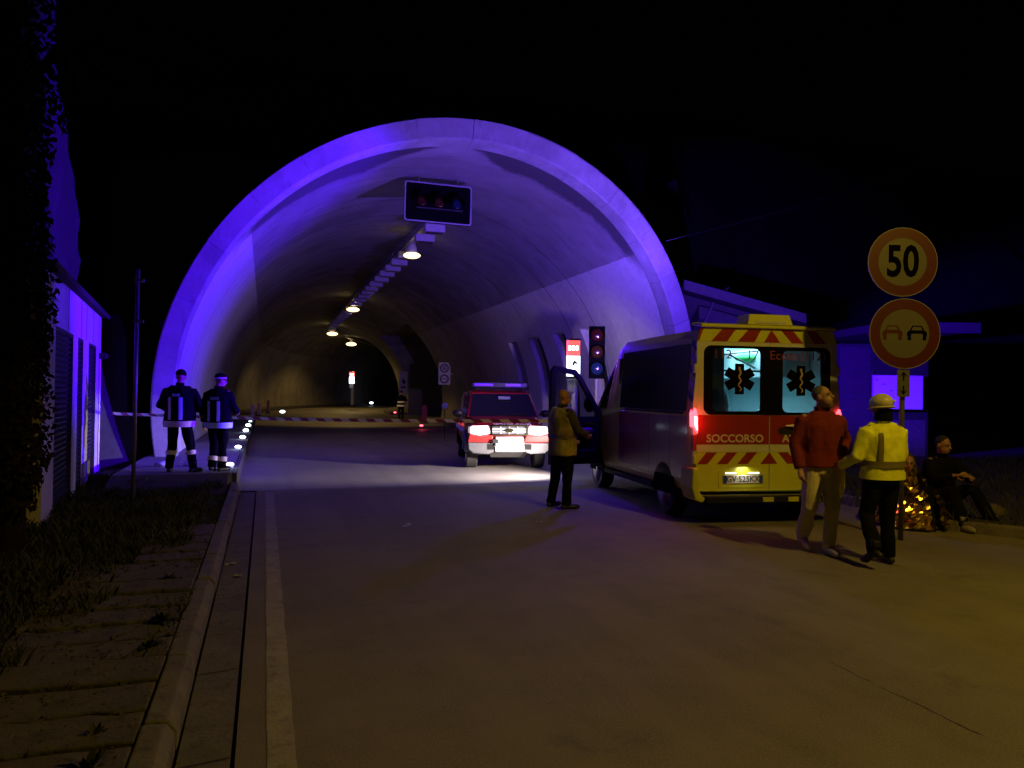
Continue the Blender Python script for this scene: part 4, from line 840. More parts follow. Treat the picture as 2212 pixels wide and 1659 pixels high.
# bonnet bulge and shut line
obj('bonnet', MB().add([(-.70,.16,1.0),(.70,.16,1.0),(.76,1.20,1.125),(-.76,1.20,1.125),(-.66,.20,1.03),(.66,.20,1.03),(.70,1.18,1.15),(-.70,1.18,1.15)], [(0,3,2,1),(4,5,6,7),(0,1,5,4),(1,2,6,5),(2,3,7,6),(3,0,4,7)]), M_FRED, trk, bevel=.02)
text('lettering', 'VIGILI DEL FUOCO', .085, M_TXT, trk, (.08,.115,.984), rot=(R(78),0,0), off=.004, sx=1.12)
cab = [(1.12,.83,1.11),(1.80,.69,1.68),(2.1,.67,1.735),(3.0,.67,1.73),(3.30,.68,1.66),(3.42,.83,1.11)]
A = [(x, y, z) for y, x, z in cab]; n = len(A)
obj('cab', MB().add(A+[(-x, y, z) for x, y, z in A], [tuple(range(n)), tuple(range(2*n-1, n-1, -1))]+[(i, i+n, i+1+n, i+1) for i in range(n-1)]), M_FRED, trk, bevel=.04)
obj('windscreen', MB().add([(-.76,1.135,1.135),(.76,1.135,1.135),(.645,1.735,1.640),(-.645,1.735,1.640)], [(0,1,2,3)]), M_DGLASS, trk, loc=(0,-.014,.012))
obj('wiper', MB().tube([(-.1,1.10,1.15),(.5,1.16,1.22)], .008, 6), M_BLACK, trk); obj('dash_paper', MB().box(.06,.40,1.128,1.135,1.165,1.20), M('dash_pale', (.35,.38,.45), .6), trk, rot=(R(-8),0,0), loc=(0,-.02,.16)); obj('rear_view_mirror', MB().box(-.11,.17,-.01,.01,-.04,.04), M('mirror_pale', (.30,.33,.42), .3), trk, loc=(.03,1.56,1.56), rot=(R(-50),0,0))
for s in (-1, 1):
    for nm, pts in (('front_window', [(1.42,1.14),(1.88,1.60),(2.28,1.64),(2.28,1.14)]), ('rear_window', [(2.36,1.14),(2.36,1.64),(2.98,1.63),(3.18,1.14)])):
        m = MB().add([(s*(.83-(z-1.11)/.6*.155+.006), y, z) for y, z in pts], [(0,1,2,3)]); obj(nm, m, M_DGLASS, trk)
    mi = obj('mirror', MB().ell((s*1.01,1.42,1.20), (.13,.07,.09), 12, 8), M_BLACK, trk, smooth=True); obj('mirror_stem', MB().tube([(s*.84,1.46,1.16),(s*.93,1.44,1.18)], .02, 6), M_BLACK, mi)
    obj('door_handle', MB().box(min(s*.882,s*.905), max(s*.882,s*.905), 2.12, 2.24, .95, .98), M_CHROME, trk)
    obj('flank_stripe', MB().box(min(s*.881,s*.885), max(s*.881,s*.885), 1.0, 4.7, .74, .86), M('stripe_white', (.55,.55,.56), .5), trk)
    h = obj('headlamp', MB().prism([(s*.40,.80),(s*.44,.965),(s*.80,.955),(s*.815,.80),(s*.62,.765)], .035, .14), M('truck_headlamp', (1,1,1), .2, emit=(.92,.95,1), es=4), trk, bevel=.02); obj('reflector_bowl', MB().ell((s*.56,.036,.87), (.12,.02,.085), 14, 8), M('truck_lamp_core', (1,1,1), .2, emit=(1,1,1), es=8), h)
    light('headlight', 'SPOT', (s*.60,-.06,.86), 14, (.95,.96,1), trk, (s*.7,-2.2,.0), .08, 130, .9)
    obj('indicator', MB().prism([(s*.82,.80),(s*.81,.95),(s*.86,.94),(s*.865,.81)], .10, .22), M('indicator', (.5,.45,.4), .3), trk)
    obj('bumper_red', MB().prism([(s*.31,.61),(s*.36,.76),(s*.62,.755),(s*.84,.79),(s*.87,.62)], -.02, .16), M('bumper_red', (.55,.02,.02), .35), trk, bevel=.015)
    obj('bumper_lower', MB().prism([(s*.30,.42),(s*.30,.60),(s*.87,.61),(s*.86,.46),(s*.76,.38),(s*.45,.36)], -.03, .2), M_FRW, trk, bevel=.02)
    obj('fog_recess', MB().box(min(s*.32,s*.47), max(s*.32,s*.47), -.034, -.0305, .46, .58), M_TRIM, trk)
    obj('arch_trim', MB().tube([(s*.885, .86+.43*math.cos(a), .38+.43*math.sin(a)) for a in [R(0+180*q/14) for q in range(15)]], .035, 8), M_FRW, trk)
    for y in (.86, 3.85):
        wheel(trk, s*.86, y, .36, .24, s, M('steel_rim', (.45,.45,.47), .35, .7)); obj('wheel_arch', MB().prismx([(y+.43*math.cos(a), .38+.43*math.sin(a)) for a in [R(-5+190*q/16) for q in range(17)]], s*.855, s*.884), M_ARCH, trk)
gr = obj('grille', MB().box(-.40,.40,.06,.12,.765,.985), M('grille_dark', (.06,.065,.08), .4), trk)
obj('grille_frame', MB().frame(rrect(-.41,.41,.755,.99,.04), rrect(-.36,.36,.79,.955,.03), .02, .06), M_CHROME, gr)
for z in (.845, .90): obj('grille_bar', MB().box(-.36,.36,.03,.059,z-.012,z+.012), M('grille_bar', (.6,.6,.62), .3, .6), gr)
for x in (-.18, 0, .18): obj('grille_rib', MB().box(x-.012,x+.012,.035,.058,.79,.955), M('grille_bar', (.6,.6,.62), .3, .6), gr)
obj('badge', MB().prism([(.09*math.cos(a), .872+.042*math.sin(a)) for a in [6.283*q/20 for q in range(20)]], .005, .029), M_CHROME, gr)
obj('bumper_centre', MB().prism([(-.30,.40),(-.33,.62),(-.28,.745),(.28,.745),(.33,.62),(.30,.40)], -.01, .14), M_FRW, trk, bevel=.01)
p = obj('winch_plate', MB().box(-.30,.30,-.09,-.035,.545,.715), M('winch_white', (.45,.45,.45), .4), trk, bevel=.01); obj('hook', MB().box(-.36,-.24,-.10,-.091,.60,.69), M_BLACK, p, bevel=.02)
p = obj('number_plate', MB().box(-.30,.32,-.06,-.03,.425,.53), M('plate_bar', (.45,.45,.5), .4), trk, bevel=.006); obj('plate_panel', MB().box(-.10,.14,-.064,-.0605,.445,.51), M('plate_grey', (.25,.23,.22), .5), p)
obj('skid_plate', MB().add([(-.42,-.02,.42),(.42,-.02,.42),(.36,.30,.27),(-.36,.30,.27)], [(0,1,2,3)]), M('skid_grey', (.10,.10,.105), .5, var=.3), trk)
obj('axle', MB().box(-.65,.65,.80,.92,.28,.38), M_FRW, trk)
ht = [(3.46,.83,1.105),(3.50,.72,1.62),(3.7,.69,1.70),(4.6,.69,1.69),(4.86,.80,1.105)]; A = [(x, y, z) for y, x, z in ht]; n = len(A)
obj('bed_hardtop', MB().add(A+[(-x, y, z) for x, y, z in A], [tuple(range(n)), tuple(range(2*n-1, n-1, -1))]+[(i, i+n, i+1+n, i+1) for i in range(n-1)]), M_FRED, trk, bevel=.04)
rr = obj('roof_rack', MB().box(-.62,.62,1.95,2.02,1.742,1.775), M_TRIM, trk)
lb = obj('light_bar', MB().prism(rrect(-.66,.66,1.80,1.93,.06), 1.98, 2.28), M('bar_base', (.03,.025,.06), .25), trk, bevel=.02)
for s, x0, x1 in ((-1,-.60,-.16), (1,.14,.50)): obj('beacon', MB().box(x0, x1, 1.972, 1.9795, 1.845, 1.895), M('truck_beacon', (.05,0,.5), .3, emit=(.12,.01,1), es=1.3 if s < 0 else .6), lb)
for s in (-1, 1): obj('bar_foot', MB().box(s*.5-.05,s*.5+.05,2.05,2.15,1.735,1.80), M_TRIM, lb)

# ------------------------------------------------------------------ people
M_SKIN = M('skin', (.36,.20,.13), .55, var=.12, scale=30); M_SKIN2 = M('skin_tan', (.30,.16,.10), .55, var=.12, scale=30)
M_NAVY = M('navy_cloth', (.005,.005,.007), 1, spec=.04, var=.3, scale=12, bump=.4, bscale=120); M_BLKC = M('black_cloth', (.008,.008,.008), 1, spec=.04, var=.3, bump=.4, bscale=120)
M_BOOT = M('boot_leather', (.012,.011,.010), .5, bump=.3)
M_REF = M('reflective_teal', (.62,1.0,.90), .45, var=.12, scale=40); M_REFY = M('reflective_yellow', (.78,.78,.42), .45, var=.15, scale=40)
BASE = dict(pel=(0,0,.95), ch=(0,.0,1.32), nk=(0,-.01,1.50), hd=(0,.015,1.655), shR=(.185,-.01,1.43), elR=(.25,-.03,1.15), wrR=(.26,.05,.90), hipR=(.095,0,.90), knR=(.10,.02,.50), anR=(.10,-.01,.09), toR=(.13,.18,.035),
            shL=(-.185,-.01,1.43), elL=(-.25,-.03,1.15), wrL=(-.26,.05,.90), hipL=(-.095,0,.90), knL=(-.10,.02,.50), anL=(-.10,-.01,.09), toL=(-.13,.18,.035))
def hand(mb, w, e, side, curl=.6):
    d = (w-e).normalized(); inn = Vector((-side, .25, 0)); inn = (inn-d*inn.dot(d)).normalized(); ac = d.cross(inn).normalized()
    mb.tube([w-d*.02, w+d*.03, w+d*.085], [.026,.036,.034], 8, .62, round_ends=True)
    for k in range(4):
        o = (k-1.5)*.0195; L = (.068,.078,.074,.058)[k]; b = w+d*.082+ac*o; m_ = b+(d*math.cos(curl*.5)+inn*math.sin(curl*.5))*L*.55; t_ = m_+(d*math.cos(curl*1.3)+inn*math.sin(curl*1.3))*L*.5
        mb.tube([b, m_, t_], [.0095,.0088,.0075], 7, round_ends=True)
    b = w+d*.03-ac*.032; mb.tube([b, b+(d*.6-ac*.6+inn*.35)*.04, b+(d*.85-ac*.35+inn*.45)*.075], [.012,.0105,.008], 7, round_ends=True)
TORSO = [(.80,.185,.125),(.92,.195,.132),(1.06,.180,.125),(1.22,.198,.135),(1.36,.200,.130),(1.44,.150,.105),(1.50,.082,.075)]
def person(label, loc, rz, pose=None, top=M_NAVY, legs=M_NAVY, shoe=M_BOOT, skin=M_SKIN, look=(0,0), sc=1.0, hair=None, hat=None, bulk=0.0, vox=.0085, face=False, group=None, vest=None, skirt=.80, detail=True):
    J = {k: Vector(v) for k, v in BASE.items()}
    for k, v in (pose or {}).items(): J[k] = Vector(v)
    t = thing('person', label, 'person', loc, rz, group); t.scale = (sc, sc, sc)
    up = (J['nk']-J['pel']).normalized(); Lr = (J['nk']-J['pel']).length/.55
    def tor(z, rx, ry, gx=0):   # ring of the torso following the bent spine
        f = (z-.95)/.55; c = J['pel']+(J['ch']-J['pel'])*(f/.67) if f < .67 else J['ch']+(J['nk']-J['ch'])*((f-.67)/.33)
        ax = (J['shR']-J['shL']); ax = (ax-up*ax.dot(up)).normalized(); ay = up.cross(ax).normalized()
        return [c+ax*(rx+gx)*math.cos(a)+ay*(ry+gx)*math.sin(a) for a in [6.283185*k/22 for k in range(22)]]
    hr = Matrix.Translation(J['hd']) @ Matrix.Rotation(R(look[0]), 4, 'Z') @ Matrix.Rotation(R(look[1]), 4, 'X')
    def H(x, y, z): return hr @ Vector((x, y, z))
    def hell(mb, c, r, nu=16, nv=10):
        n0 = len(mb.v); mb.ell(c, r, nu, nv); mb.v[n0:] = [tuple(hr @ Vector(p)) for p in mb.v[n0:]]
    b = MB(); b.rings([tor(z, rx-.015, ry-.012) for z, rx, ry in TORSO[1:]])
    b.tube([J['nk']-up*.06, J['nk']+up*.03, H(0,-.012,-.04)], [.062,.056,.056], 12, round_ends=True)
    hell(b, (0,-.008,.025), (.074,.092,.092)); hell(b, (0,.022,-.045), (.058,.068,.068)); hell(b, (0,.055,-.082), (.032,.030,.024))
    b.tube([H(0,.082,.012), H(0,.112,-.028), H(0,.088,-.040)], [.010,.016,.014], 8, round_ends=True); hell(b, (0,.075,.022), (.05,.018,.012)); hell(b, (0,.085,-.062), (.024,.012,.010))
    for s in (-1, 1): hell(b, (s*.075,-.012,-.005), (.012,.022,.034), 10, 8)
    for s in 'RL':
        sg = 1 if s == 'R' else -1
        b.tube([J['sh'+s], J['el'+s], J['wr'+s]], [.048,.038,.026], 10, round_ends=True)
        if detail: hand(b, J['wr'+s], J['el'+s], sg)
        b.tube([J['hip'+s], J['kn'+s], J['an'+s]], [.075,.052,.038], 10, round_ends=True)
    obj('body', solid(b, vox, 2, 'body'), skin, t, smooth=True)
    c = MB(); zs = [q for q in TORSO if q[0] >= skirt-.001]
    c.rings([tor(z, rx+bulk, ry+bulk, .012) for z, rx, ry in zs])
    c.tube([J['shL']+up*-.03, J['ch']+up*.07, J['shR']+up*-.03], [.075,.085,.075], 10, round_ends=True)
    arms = MB() if vest else c
    for s in 'RL':
        d = (J['wr'+s]-J['el'+s]); arms.tube([J['sh'+s]-up*.02, (J['sh'+s]+J['el'+s])/2, J['el'+s], J['el'+s]+d*.5, J['el'+s]+d*.93], [.076+bulk*.4,.064+bulk*.4,.056+bulk*.3,.050+bulk*.3,.045+bulk*.2], 12)
        if vest: arms.tube([J['sh'+s], J['sh'+s]*.5+J['ch']*.5], .07, 10, round_ends=True)
    me = crumple(solid(c, .013, 2, 'jacket'), .016, 8, len(label) % 17, .6); obj('jacket' if not vest else 'vest', me, vest or top, t, smooth=True)
    if vest: obj('sleeves', crumple(solid(arms, .013, 3, 'sleeves'), .008, 8, 3), top, t, smooth=True)
    obj('collar', MB().rings([[p+up*(q-1.5)*Lr for p in tor(1.5, .070, .066)] for q in (1.47,1.55,1.555,1.48)], False), top, t, smooth=True)
    p = MB(); p.rings([tor(z, rx, ry) for z, rx, ry in ((.84,.165,.12),(.92,.178,.125),(1.0,.172,.118))])
    for s in 'RL':
        p.tube([J['hip'+s]+up*.04, J['hip'+s]*.5+J['kn'+s]*.5, J['kn'+s], J['kn'+s]*.5+J['an'+s]*.5, J['an'+s]+(J['kn'+s]-J['an'+s]).normalized()*-.02], [.105,.095,.080,.074,.072], 12)
    obj('trousers', crumple(solid(p, .013, 2, 'trousers'), .015, 9, 5, .45), legs, t, smooth=True)
    for s in 'RL':
        a, o = J['an'+s], J['to'+s]; fw = (o-a); fw.z = 0; fw = fw.normalized(); q = MB()
        q.tube([a-fw*.055+Vector((0,0,-.045)), a+fw*.03+Vector((0,0,-.04)), o-fw*.03+Vector((0,0,.012)), o+Vector((0,0,.008))], [.040,.046,.043,.034], 10, .95, round_ends=True); q.tube([a+Vector((0,0,.10)), a+Vector((0,0,-.03))], [.055,.048], 10)
        lo = min(v[2] for v in q.v); obj('boot', solid(q, .011, 2, 'boot'), shoe, t, smooth=True)
    if hair:
        h = MB(); hell(h, (0,-.022,.040), (.080,.088,.088)); h.v = [v if (hr.inverted() @ Vector(v)).y < .055 or (hr.inverted() @ Vector(v)).z > .07 else tuple(hr @ Vector((0,-.02,.05))) for v in h.v]; obj('hair', crumple(h.mesh('hair'), .006, 40), hair, t, smooth=True)
    if face:
        for s in (-1, 1):
            e = obj('eye', (lambda q: (hell(q, (s*.030,.078,.004), (.013,.008,.008), 10, 8), q)[1])(MB()), M('eye_white', (.5,.48,.45), .2), t, smooth=True); obj('iris', (lambda q: (hell(q, (s*.030,.0845,.004), (.006,.004,.006), 8, 6), q)[1])(MB()), M_BLACK, e, smooth=True)
            obj('eyebrow', (lambda q: (hell(q, (s*.031,.090,.022), (.020,.006,.005), 8, 6), q)[1])(MB()), M('brow', (.03,.02,.015), .8), t)
        obj('mouth', (lambda q: (hell(q, (0,.097,-.062), (.020,.004,.004), 10, 6), q)[1])(MB()), M('lips', (.20,.07,.05), .5), t)
    if hat:
        kind, mt, band = hat; q = MB(); hell(q, (0,-.012,.055), (.112,.130,.105) if kind == 'helmet' else (.090,.106,.085), 22, 14); q.v = [v if (hr.inverted() @ Vector(v)).z > .015 else tuple(hr @ Vector((*((hr.inverted() @ Vector(v)).xy), .015))) for v in q.v]
        h = obj('helmet' if kind == 'helmet' else 'cap', q, mt, t, smooth=True)
        n = 24; rs = [[tuple(hr @ Vector((rx*math.cos(a), -.012+ry*math.sin(a), z))) for a in [6.283*k/n for k in range(n)]] for rx, ry, z in ((.112,.130,.018),(.124,.150,.008),(.122,.148,.0),(.110,.128,.008))]
        if kind == 'helmet': obj('brim', MB().rings(rs+[rs[0]], False), mt, h, smooth=True)
        if band is not None: obj('head_band', MB().rings([[tuple(hr @ Vector((rx*math.cos(a), -.012+rx*1.17*math.sin(a), z+.018*math.sin(a)))) for a in [6.283*k/n for k in range(n)]] for rx, z in ((.093,.030),(.093,.058))], False), band, h)
    return t, J, tor
def band(t, tor, z0, z1, g, mat, part='reflective_band', bulk=0, name2=None):
    def at(z):
        for (a, ra, qa), (b2, rb, qb) in zip(TORSO[:-1], TORSO[1:]):
            if a <= z <= b2: f = (z-a)/(b2-a); return ra+(rb-ra)*f, qa+(qb-qa)*f
        return TORSO[0][1:]
    rs = [tor(z, *[v+bulk for v in at(z)], g) for z in [z0+(z1-z0)*k/4 for k in range(5)]]; obj(part, MB().rings(rs, False), mat, t, smooth=True)
def backstrip(t, tor, x0, x1, z0, z1, g, mat, bulk=0, part='reflective_strip'):
    rs = []
    for k in range(9):
        z = z0+(z1-z0)*k/8
        for (a, ra, qa), (b2, rb, qb) in zip(TORSO[:-1], TORSO[1:]):
            if a <= z <= b2: f = (z-a)/(b2-a); rx, ry = ra+(rb-ra)*f+bulk+g, qa+(qb-qa)*f+bulk+g
        cen = sum(tor(z, rx, ry), Vector())/22; ring = tor(z, rx, ry); ax = (ring[0]-cen).normalized(); up = Vector((0,0,1)); ay = up.cross(ax).normalized()
        row = []
        for q in range(5):
            x = x0+(x1-x0)*q/4; row.append(cen+ax*x-ay*ry*math.sqrt(max(.02, 1-(x/rx)**2)))
        rs.append(row)
    obj(part, MB().rings(rs, False, False), mat, t, smooth=True)
def legband(t, J, s, f0, f1, r, mat):
    a, b2 = J['kn'+s], J['an'+s]; obj('leg_band', MB().tube([a+(b2-a)*f0, a+(b2-a)*f1], r, 14, cap=False), mat, t, smooth=True)
def armband(t, J, s, f0, f1, r, mat):
    a, b2 = J['el'+s], J['wr'+s]; obj('cuff_band', MB().tube([a+(b2-a)*f0, a+(b2-a)*f1], r, 14, cap=False), mat, t, smooth=True)

# two firefighters on the left sidewalk, backs turned
p = gnd(374, 1033, .26); p.y = max(p.y, 14.42)
t, J, tor = person('left firefighter in dark uniform with reflective stripes, back turned, legs apart', (p.x, p.y, .262), -YAW+R(4), dict(hipR=(.10,0,.90), knR=(.17,.03,.50), anR=(.24,.0,.09), toR=(.33,.16,.035), hipL=(-.10,0,.90), knL=(-.13,.05,.50), anL=(-.17,.02,.09), toL=(-.20,.20,.035), elR=(.33,.02,1.17), wrR=(.20,.24,1.08), elL=(-.33,.02,1.16), wrL=(-.20,.24,1.06), hd=(0,.03,1.65)), bulk=.060, hat=('cap', M_BLKC, None), look=(10,-12))
band(t, tor, .80, .90, .026, M_REFY, bulk=.06); backstrip(t, tor, -.13, -.075, .92, 1.30, .028, M_REFY, .06); backstrip(t, tor, .055, .115, .92, 1.30, .028, M_REF, .06)
for s in 'RL': legband(t, J, s, .28, .46, .094, M_REFY)
backstrip(t, tor, -.06, .07, 1.315, 1.365, .030, M('dim_print', (.30,.55,.62), .5), .06, 'back_print')
p = gnd(461, 1034, .26); p.y = max(p.y, 14.45)
t, J, tor = person('right firefighter with pale band on the cap, back turned, head facing right', (p.x, p.y, .262), -YAW-R(8), dict(knR=(.07,.04,.50), anR=(.08,.0,.09), toR=(.13,.19,.035), knL=(-.04,-.05,.49), anL=(-.03,-.14,.12), toL=(-.05,.02,.035), elR=(.28,.05,1.15), wrR=(.22,.28,1.08), elL=(-.29,-.02,1.13), wrL=(-.30,.04,.88), hd=(.02,.03,1.65)), bulk=.048, hat=('cap', M_BLKC, M('pale_band', (.75,.75,.72), .5)), look=(-45,-8), sc=.97)
band(t, tor, .80, .90, .026, M_REF, bulk=.048); backstrip(t, tor, -.105, -.05, .92, 1.28, .028, M_REF, .048); backstrip(t, tor, .075, .130, .92, 1.28, .028, M_REF, .048)
legband(t, J, 'R', .55, .75, .090, M_REFY); legband(t, J, 'L', .55, .75, .090, M_REFY); armband(t, J, 'L', .35, .62, .068, M_REFY)
backstrip(t, tor, -.05, .11, 1.30, 1.355, .030, M('dim_print', (.30,.55,.62), .5), .048, 'back_print')
obj('head_torch', MB().ell((.09,.07,1.70), (.022,.022,.018), 10, 8), M_WHITE, t)
# bald man beside the open ambulance door
p = gnd(1213, 1099)
t, J, tor = person('bald man in yellow-grey vest standing at the open ambulance door', (p.x, p.y, 0), -YAW-R(62), dict(hipL=(-.10,0,.90), knL=(-.15,-.02,.50), anL=(-.20,-.06,.09), toL=(-.25,.12,.035), knR=(.10,.03,.50), anR=(.13,.0,.09), toR=(.17,.18,.035), elR=(.27,.10,1.17), wrR=(.16,.34,1.10), elL=(-.27,.02,1.15), wrL=(-.22,.28,1.02)), top=M('dark_sleeve', (.035,.035,.032), .9, var=.3), vest=M('vest_olive', (.27,.25,.04), .8, var=.75, scale=3.2), legs=M_BLKC, skin=M_SKIN2, bulk=.05, look=(-20,-8), sc=1.0, skirt=.80)
band(t, tor, 1.05, 1.11, .024, M('grey_band', (.12,.11,.09), .6), bulk=.05)
# man in red sweater walking towards the camera
p = gnd(1772, 1196)
t, J, tor = person('man in dark red sweater and beige trousers walking before the ambulance', (p.x, p.y, 0), math.pi-YAW+R(6), dict(ch=(0,-.01,1.32), hd=(0,.03,1.655), hipR=(.095,0,.90), knR=(.13,.03,.50), anR=(.07,-.26,.16), toR=(.08,-.10,.04), hipL=(-.095,0,.90), knL=(-.075,.10,.50), anL=(-.055,.06,.09), toL=(-.05,.25,.035), elR=(.28,-.03,1.14), wrR=(.27,.08,.89), elL=(-.33,-.12,1.20), wrL=(-.22,.02,1.00)), top=M('red_sweater', (.17,.014,.014), .95, var=.2, scale=10, bump=.5, bscale=150), legs=M('beige_trousers', (.56,.50,.30), .85, var=.12, scale=8, bump=.3), shoe=M('pale_shoe', (.42,.38,.30), .6), skin=M_SKIN, look=(38,14), hair=M('grey_hair', (.10,.085,.07), .9), face=True, sc=1.03, bulk=.02, skirt=.92)
obj('beard', MB().ell((-.045,.065,1.575), (.045,.04,.038), 12, 8), M('beard_grey', (.22,.19,.16), .9), t, smooth=True)
obj('trouser_fly', MB().tube([(-.0,.145,.98),(.0,.150,.86)], .006, 6), M('beige_seam', (.22,.18,.10), .9), t)
# paramedic in yellow jacket and helmet
p = gnd(1905, 1219)
t, J, tor = person('paramedic in yellow high-visibility jacket and pale helmet, back turned', (p.x, p.y, 0), -YAW+R(14), dict(knR=(.09,.04,.50), anR=(.10,.02,.09), toR=(.14,.20,.035), hipL=(-.095,0,.90), knL=(-.16,.05,.52), anL=(-.25,-.20,.20), toL=(-.28,-.06,.07), elR=(.29,.05,1.15), wrR=(.18,.26,1.10), elL=(-.30,.03,1.14), wrL=(-.33,.26,1.02), hd=(-.01,.02,1.65)), top=M('hivis_yellow', (.86,.92,.02), .7, var=.12, scale=7, bump=.3), legs=M_BLKC, shoe=M_BOOT, bulk=.035, hat=('helmet', M('helmet_pale', (.60,.56,.35), .35, var=.25, scale=14), None), look=(8,-6), sc=.965, skirt=.92)
band(t, tor, 1.04, 1.105, .030, M('grey_reflective', (.20,.17,.07), .5), bulk=.035); backstrip(t, tor, -.165, -.125, 1.10, 1.40, .028, M('grey_reflective', (.20,.17,.07), .5), .035)
obj('jacket_hem', MB().rings([tor(z, .205, .140, .042) for z in (.91,.95,.985)], False), M('hivis_yellow', (.86,.92,.02), .7), t, smooth=True)
obj('neck_guard', MB().rings([[v+Vector((0,0,dz)) for v in tor(1.5, .088, .088)] for dz in (.02,.09,.15)], False), M_BLKC, t, smooth=True)
obj('helmet_lamp', MB().ell((.05,-.105,1.73), (.02,.02,.016), 8, 6), M_WHITE, t)
# two people sitting on the kerb
p = gnd(1972, 1136)
SIT = dict(pel=(0,0,.16), ch=(0,.06,.50), nk=(0,.10,.68), hd=(0,.14,.83), shR=(.18,.07,.62), shL=(-.18,.07,.62), elR=(.24,.22,.42), wrR=(.10,.38,.46), elL=(-.25,.20,.40), wrL=(-.14,.40,.42), hipR=(.10,.04,.15), hipL=(-.10,.04,.15), knR=(.15,.42,.48), knL=(-.15,.42,.48), anR=(.12,.52,.09), anL=(-.12,.52,.09), toR=(.14,.70,.035), toL=(-.14,.70,.035))
t, J, tor = person('long-haired person wrapped in a gold foil blanket sitting on the ground', (p.x+.1, p.y+.25, .0), math.pi-YAW-R(8), SIT, top=M('tan_top', (.20,.13,.07), .9), legs=M_BLKC, skin=M_SKIN, hair=M('brown_hair', (.05,.03,.018), .7), face=True, look=(-12,-6), sc=1.0, skirt=.92)
h = MB()
for s in (-1, 1): h.tube([(s*.07,.10,.90),(s*.088,.09,.80),(s*.10,.12,.66),(s*.11,.15,.52)], [.03,.038,.035,.015], 8, round_ends=True)
h.tube([(0,.06,.90),(0,.04,.75),(0,.05,.6)], [.06,.075,.05], 10, round_ends=True); obj('long_hair', crumple(solid(h, .012, 2), .008, 22), M('brown_hair', (.05,.03,.018), .7), t, smooth=True)
# foil blanket: crumpled facets
bl = thing('foil_blanket', 'shiny crumpled gold foil blanket around the long-haired person', 'blanket', t.location, t.rotation_euler.z)
rs = []
for k in range(26):
    f = k/25; z = .03+.69*f; rx = .46-.05*f-.20*max(0, f-.55)/.45; ry = .50-.10*f-.26*max(0, f-.5)/.5; cy = .28-.22*f
    rs.append([(rx*math.cos(a), cy+ry*math.sin(a), z) for a in [R(122+340*q/54) for q in range(55)]])
m = MB().rings(rs, False, False); me = m.mesh('foil')
for v in me.vertices:
    q = v.co*7; cell = noise.cell_vector(v.co*9); d = noise.voronoi(v.co*10)[0]
    v.co += Vector((v.co.x, v.co.y-.2, 0)).normalized()*((d[1]-d[0])*.10-.03+.03*noise.noise(q*2.5)); v.co.z += .03*noise.noise(q*1.7+Vector((5,0,0)))*(1 if v.co.z > .08 else 0)
fo = obj('foil', me, M('gold_foil', (.90,.62,.16), .22, 1.0), bl); so_ = fo.modifiers.new('thick', 'SOLIDIFY'); so_.thickness = .004
# silver inner edge of the blanket trailing to the left
m = MB(); rs = [[(.44+.05*math.sin(k*1.7)+.02*q, .18+.03*math.cos(k*2.1)+.015*q, .12+.045*k) for q in (-1, 0, 1)] for k in range(9)]; obj('silver_edge', m.rings(rs, False, False), M('silver_foil', (.75,.75,.78), .2, 1.0), bl)
p = gnd(2050, 1138)
SIT2 = dict(SIT); up_ = .22
SIT2 = {k: (v[0], v[1], v[2]+(up_ if k[:2] not in ('an','to') else 0)) for k, v in SIT2.items()}; SIT2.update(knR=(.12,.40,.50), knL=(-.22,.36,.50), anL=(-.36,.52,.09), toL=(-.52,.60,.035), ch=(.0,.06,.74), hd=(.06,.16,1.05), nk=(.03,.10,.90), elL=(-.26,.24,.62))
t, J, tor = person('person in dark clothes sitting beside the gold foil blanket', (p.x, p.y+.2, 0), math.pi-YAW+R(16), SIT2, top=M_BLKC, legs=M_BLKC, shoe=M('white_sole_shoe', (.25,.25,.22), .6), skin=M_SKIN2, hair=M('dark_hair', (.012,.010,.009), .8), face=True, look=(10,-8), sc=1.03, bulk=.02, skirt=.92)
q = thing('low_stool', 'low dark crate seat under the person in dark clothes', 'seat', (p.x-.02, p.y+.22, .0), math.pi-YAW+R(16)); obj('seat_board', MB().box(-.2,.2,-.18,.18,.22,.26), M_BLKC, q, bevel=.01)
for sx in (-.17,.17):
    for sy in (-.15,.15): obj('leg', MB().box(sx-.02,sx+.02,sy-.02,sy+.02,0,.2195), M_BLKC, q)
# distant figures in the tunnel
p = gnd(866, 907)
t, J, tor = person('distant firefighter with pale reflective bands standing deep in the tunnel', (p.x, p.y, 0), -YAW+R(20), dict(elR=(.32,.0,1.2), wrR=(.2,.2,1.1)), bulk=.05, hat=('cap', M_BLKC, None), vox=.02, detail=False)
band(t, tor, .82, .93, .04, M_REFY, bulk=.05); band(t, tor, 1.05, 1.15, .04, M_REFY, bulk=.05)


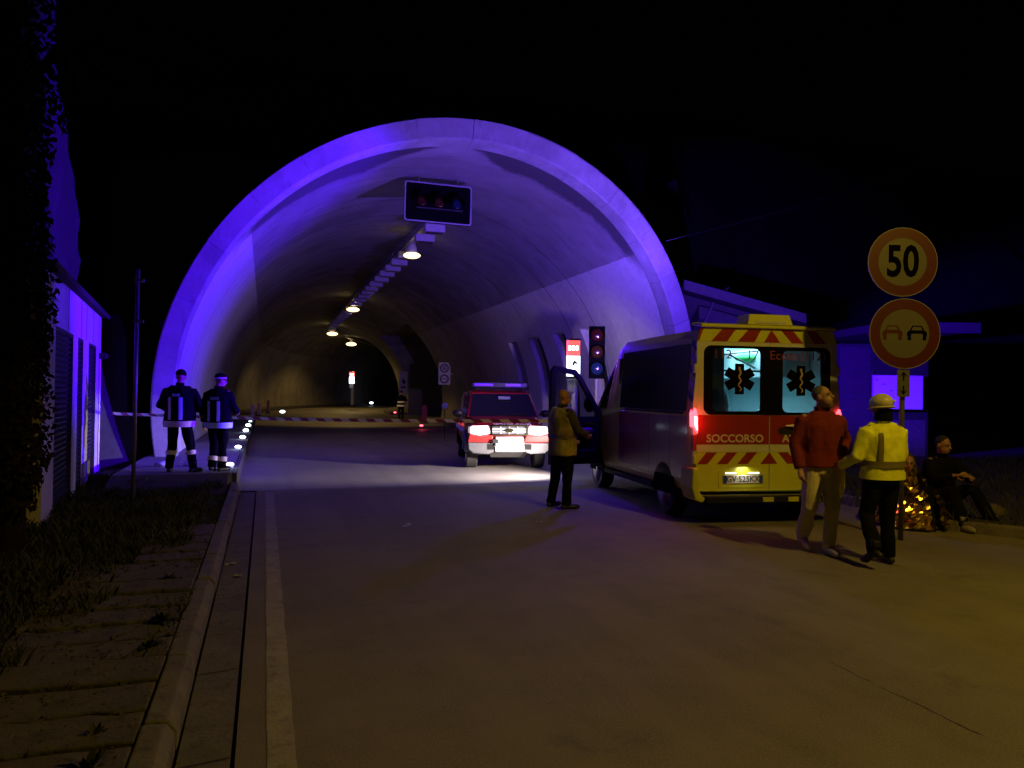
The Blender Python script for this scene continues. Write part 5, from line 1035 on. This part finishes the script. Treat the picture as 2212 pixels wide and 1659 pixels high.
# ------------------------------------------------------------------ barrier tape and small things
tpm = NB('barrier_tape'); w_ = tpm.op('FRACT', tpm.op('MULTIPLY', tpm.op('ADD', tpm.x, tpm.op('MULTIPLY', tpm.z, 1.0)), 3.6)); tpm.done(tpm.mix(tpm.op('GREATER_THAN', w_, .5), (.88,.88,.88), (.28,.05,.10)), .4); MT = tpm.m
A = Vector((co.x+.25, co.y-.1, 1.20)); B = dep(1190, 909, 12.6); B2 = B
m = MB(); rs = []
for k in range(61):
    f = k/60; p = A+(B-A)*f+Vector((0,0,-.05*math.sin(math.pi*f))); tw = .12*math.sin(f*9)+.05; rs.append([p+Vector((0,.02*math.sin(tw),.028)), p+Vector((0,-.02*math.sin(tw),-.028))])
tag(obj('barrier_tape', m.rings(rs, False, False), MT), 'striped barrier tape stretched across the road before the tunnel', 'tape').modifiers.new('t', 'SOLIDIFY').thickness = .001
# red and white board and bucket by the firefighters
b = gnd(533, 930, .26); t = thing('barrier_board', 'small pale board with red top leaning on the tunnel sidewalk', 'board', (-1.05, 19.4, .26), -YAW)
obj('board', MB().box(-.17,.17,-.02,.02,.35,.98), M('board_pale', (.55,.5,.52), .6, var=.2), t, rot=(R(-8),0,0)); obj('red_top', MB().prism([(-.06,.80),(-.1,.96),(.0,1.03),(.15,1.06),(.16,.86),(.05,.80)], -.05, -.03), M_RED, t, rot=(R(-8),0,0)); obj('leg', MB().box(-.15,-.12,-.01,.012,0,.36), M_GALV, t); obj('leg', MB().box(.12,.15,-.01,.012,0,.36), M_GALV, t)
def sack(loc, s, lb, seed):
    me = MB().ell((0,0,s*.35), (s,s*.7,s*.4), 14, 9).mesh('s'); crumple(me, s*.25, 5, seed); tag(obj('plastic_bag', me, M('bag_white', (.5,.5,.52), .6, var=.2), loc=loc, smooth=True), lb, 'bag', 'white bags at the firefighters')
for (px, py, s, lb) in ((336, 1018, .14, 'white crumpled bag left of the left firefighter'), (398, 1019, .11, 'white crumpled bag between the feet of the left firefighter')):
    p = gnd(px, py, .26); p.y = max(p.y, 15.6); sack(p, s, lb, int(px))
p = gnd(2150, 1130); me = MB().ell((0,0,.1), (.17,.13,.13), 14, 9).mesh('rock'); crumple(me, .03, 7, 2); tag(obj('boulder', me, M('boulder', (.10,.085,.06), .9, var=.3), loc=(p.x, p.y, .02), smooth=True), 'rounded brown stone lying right of the seated people', 'stone')

bpy.data.scenes.remove(TMP)
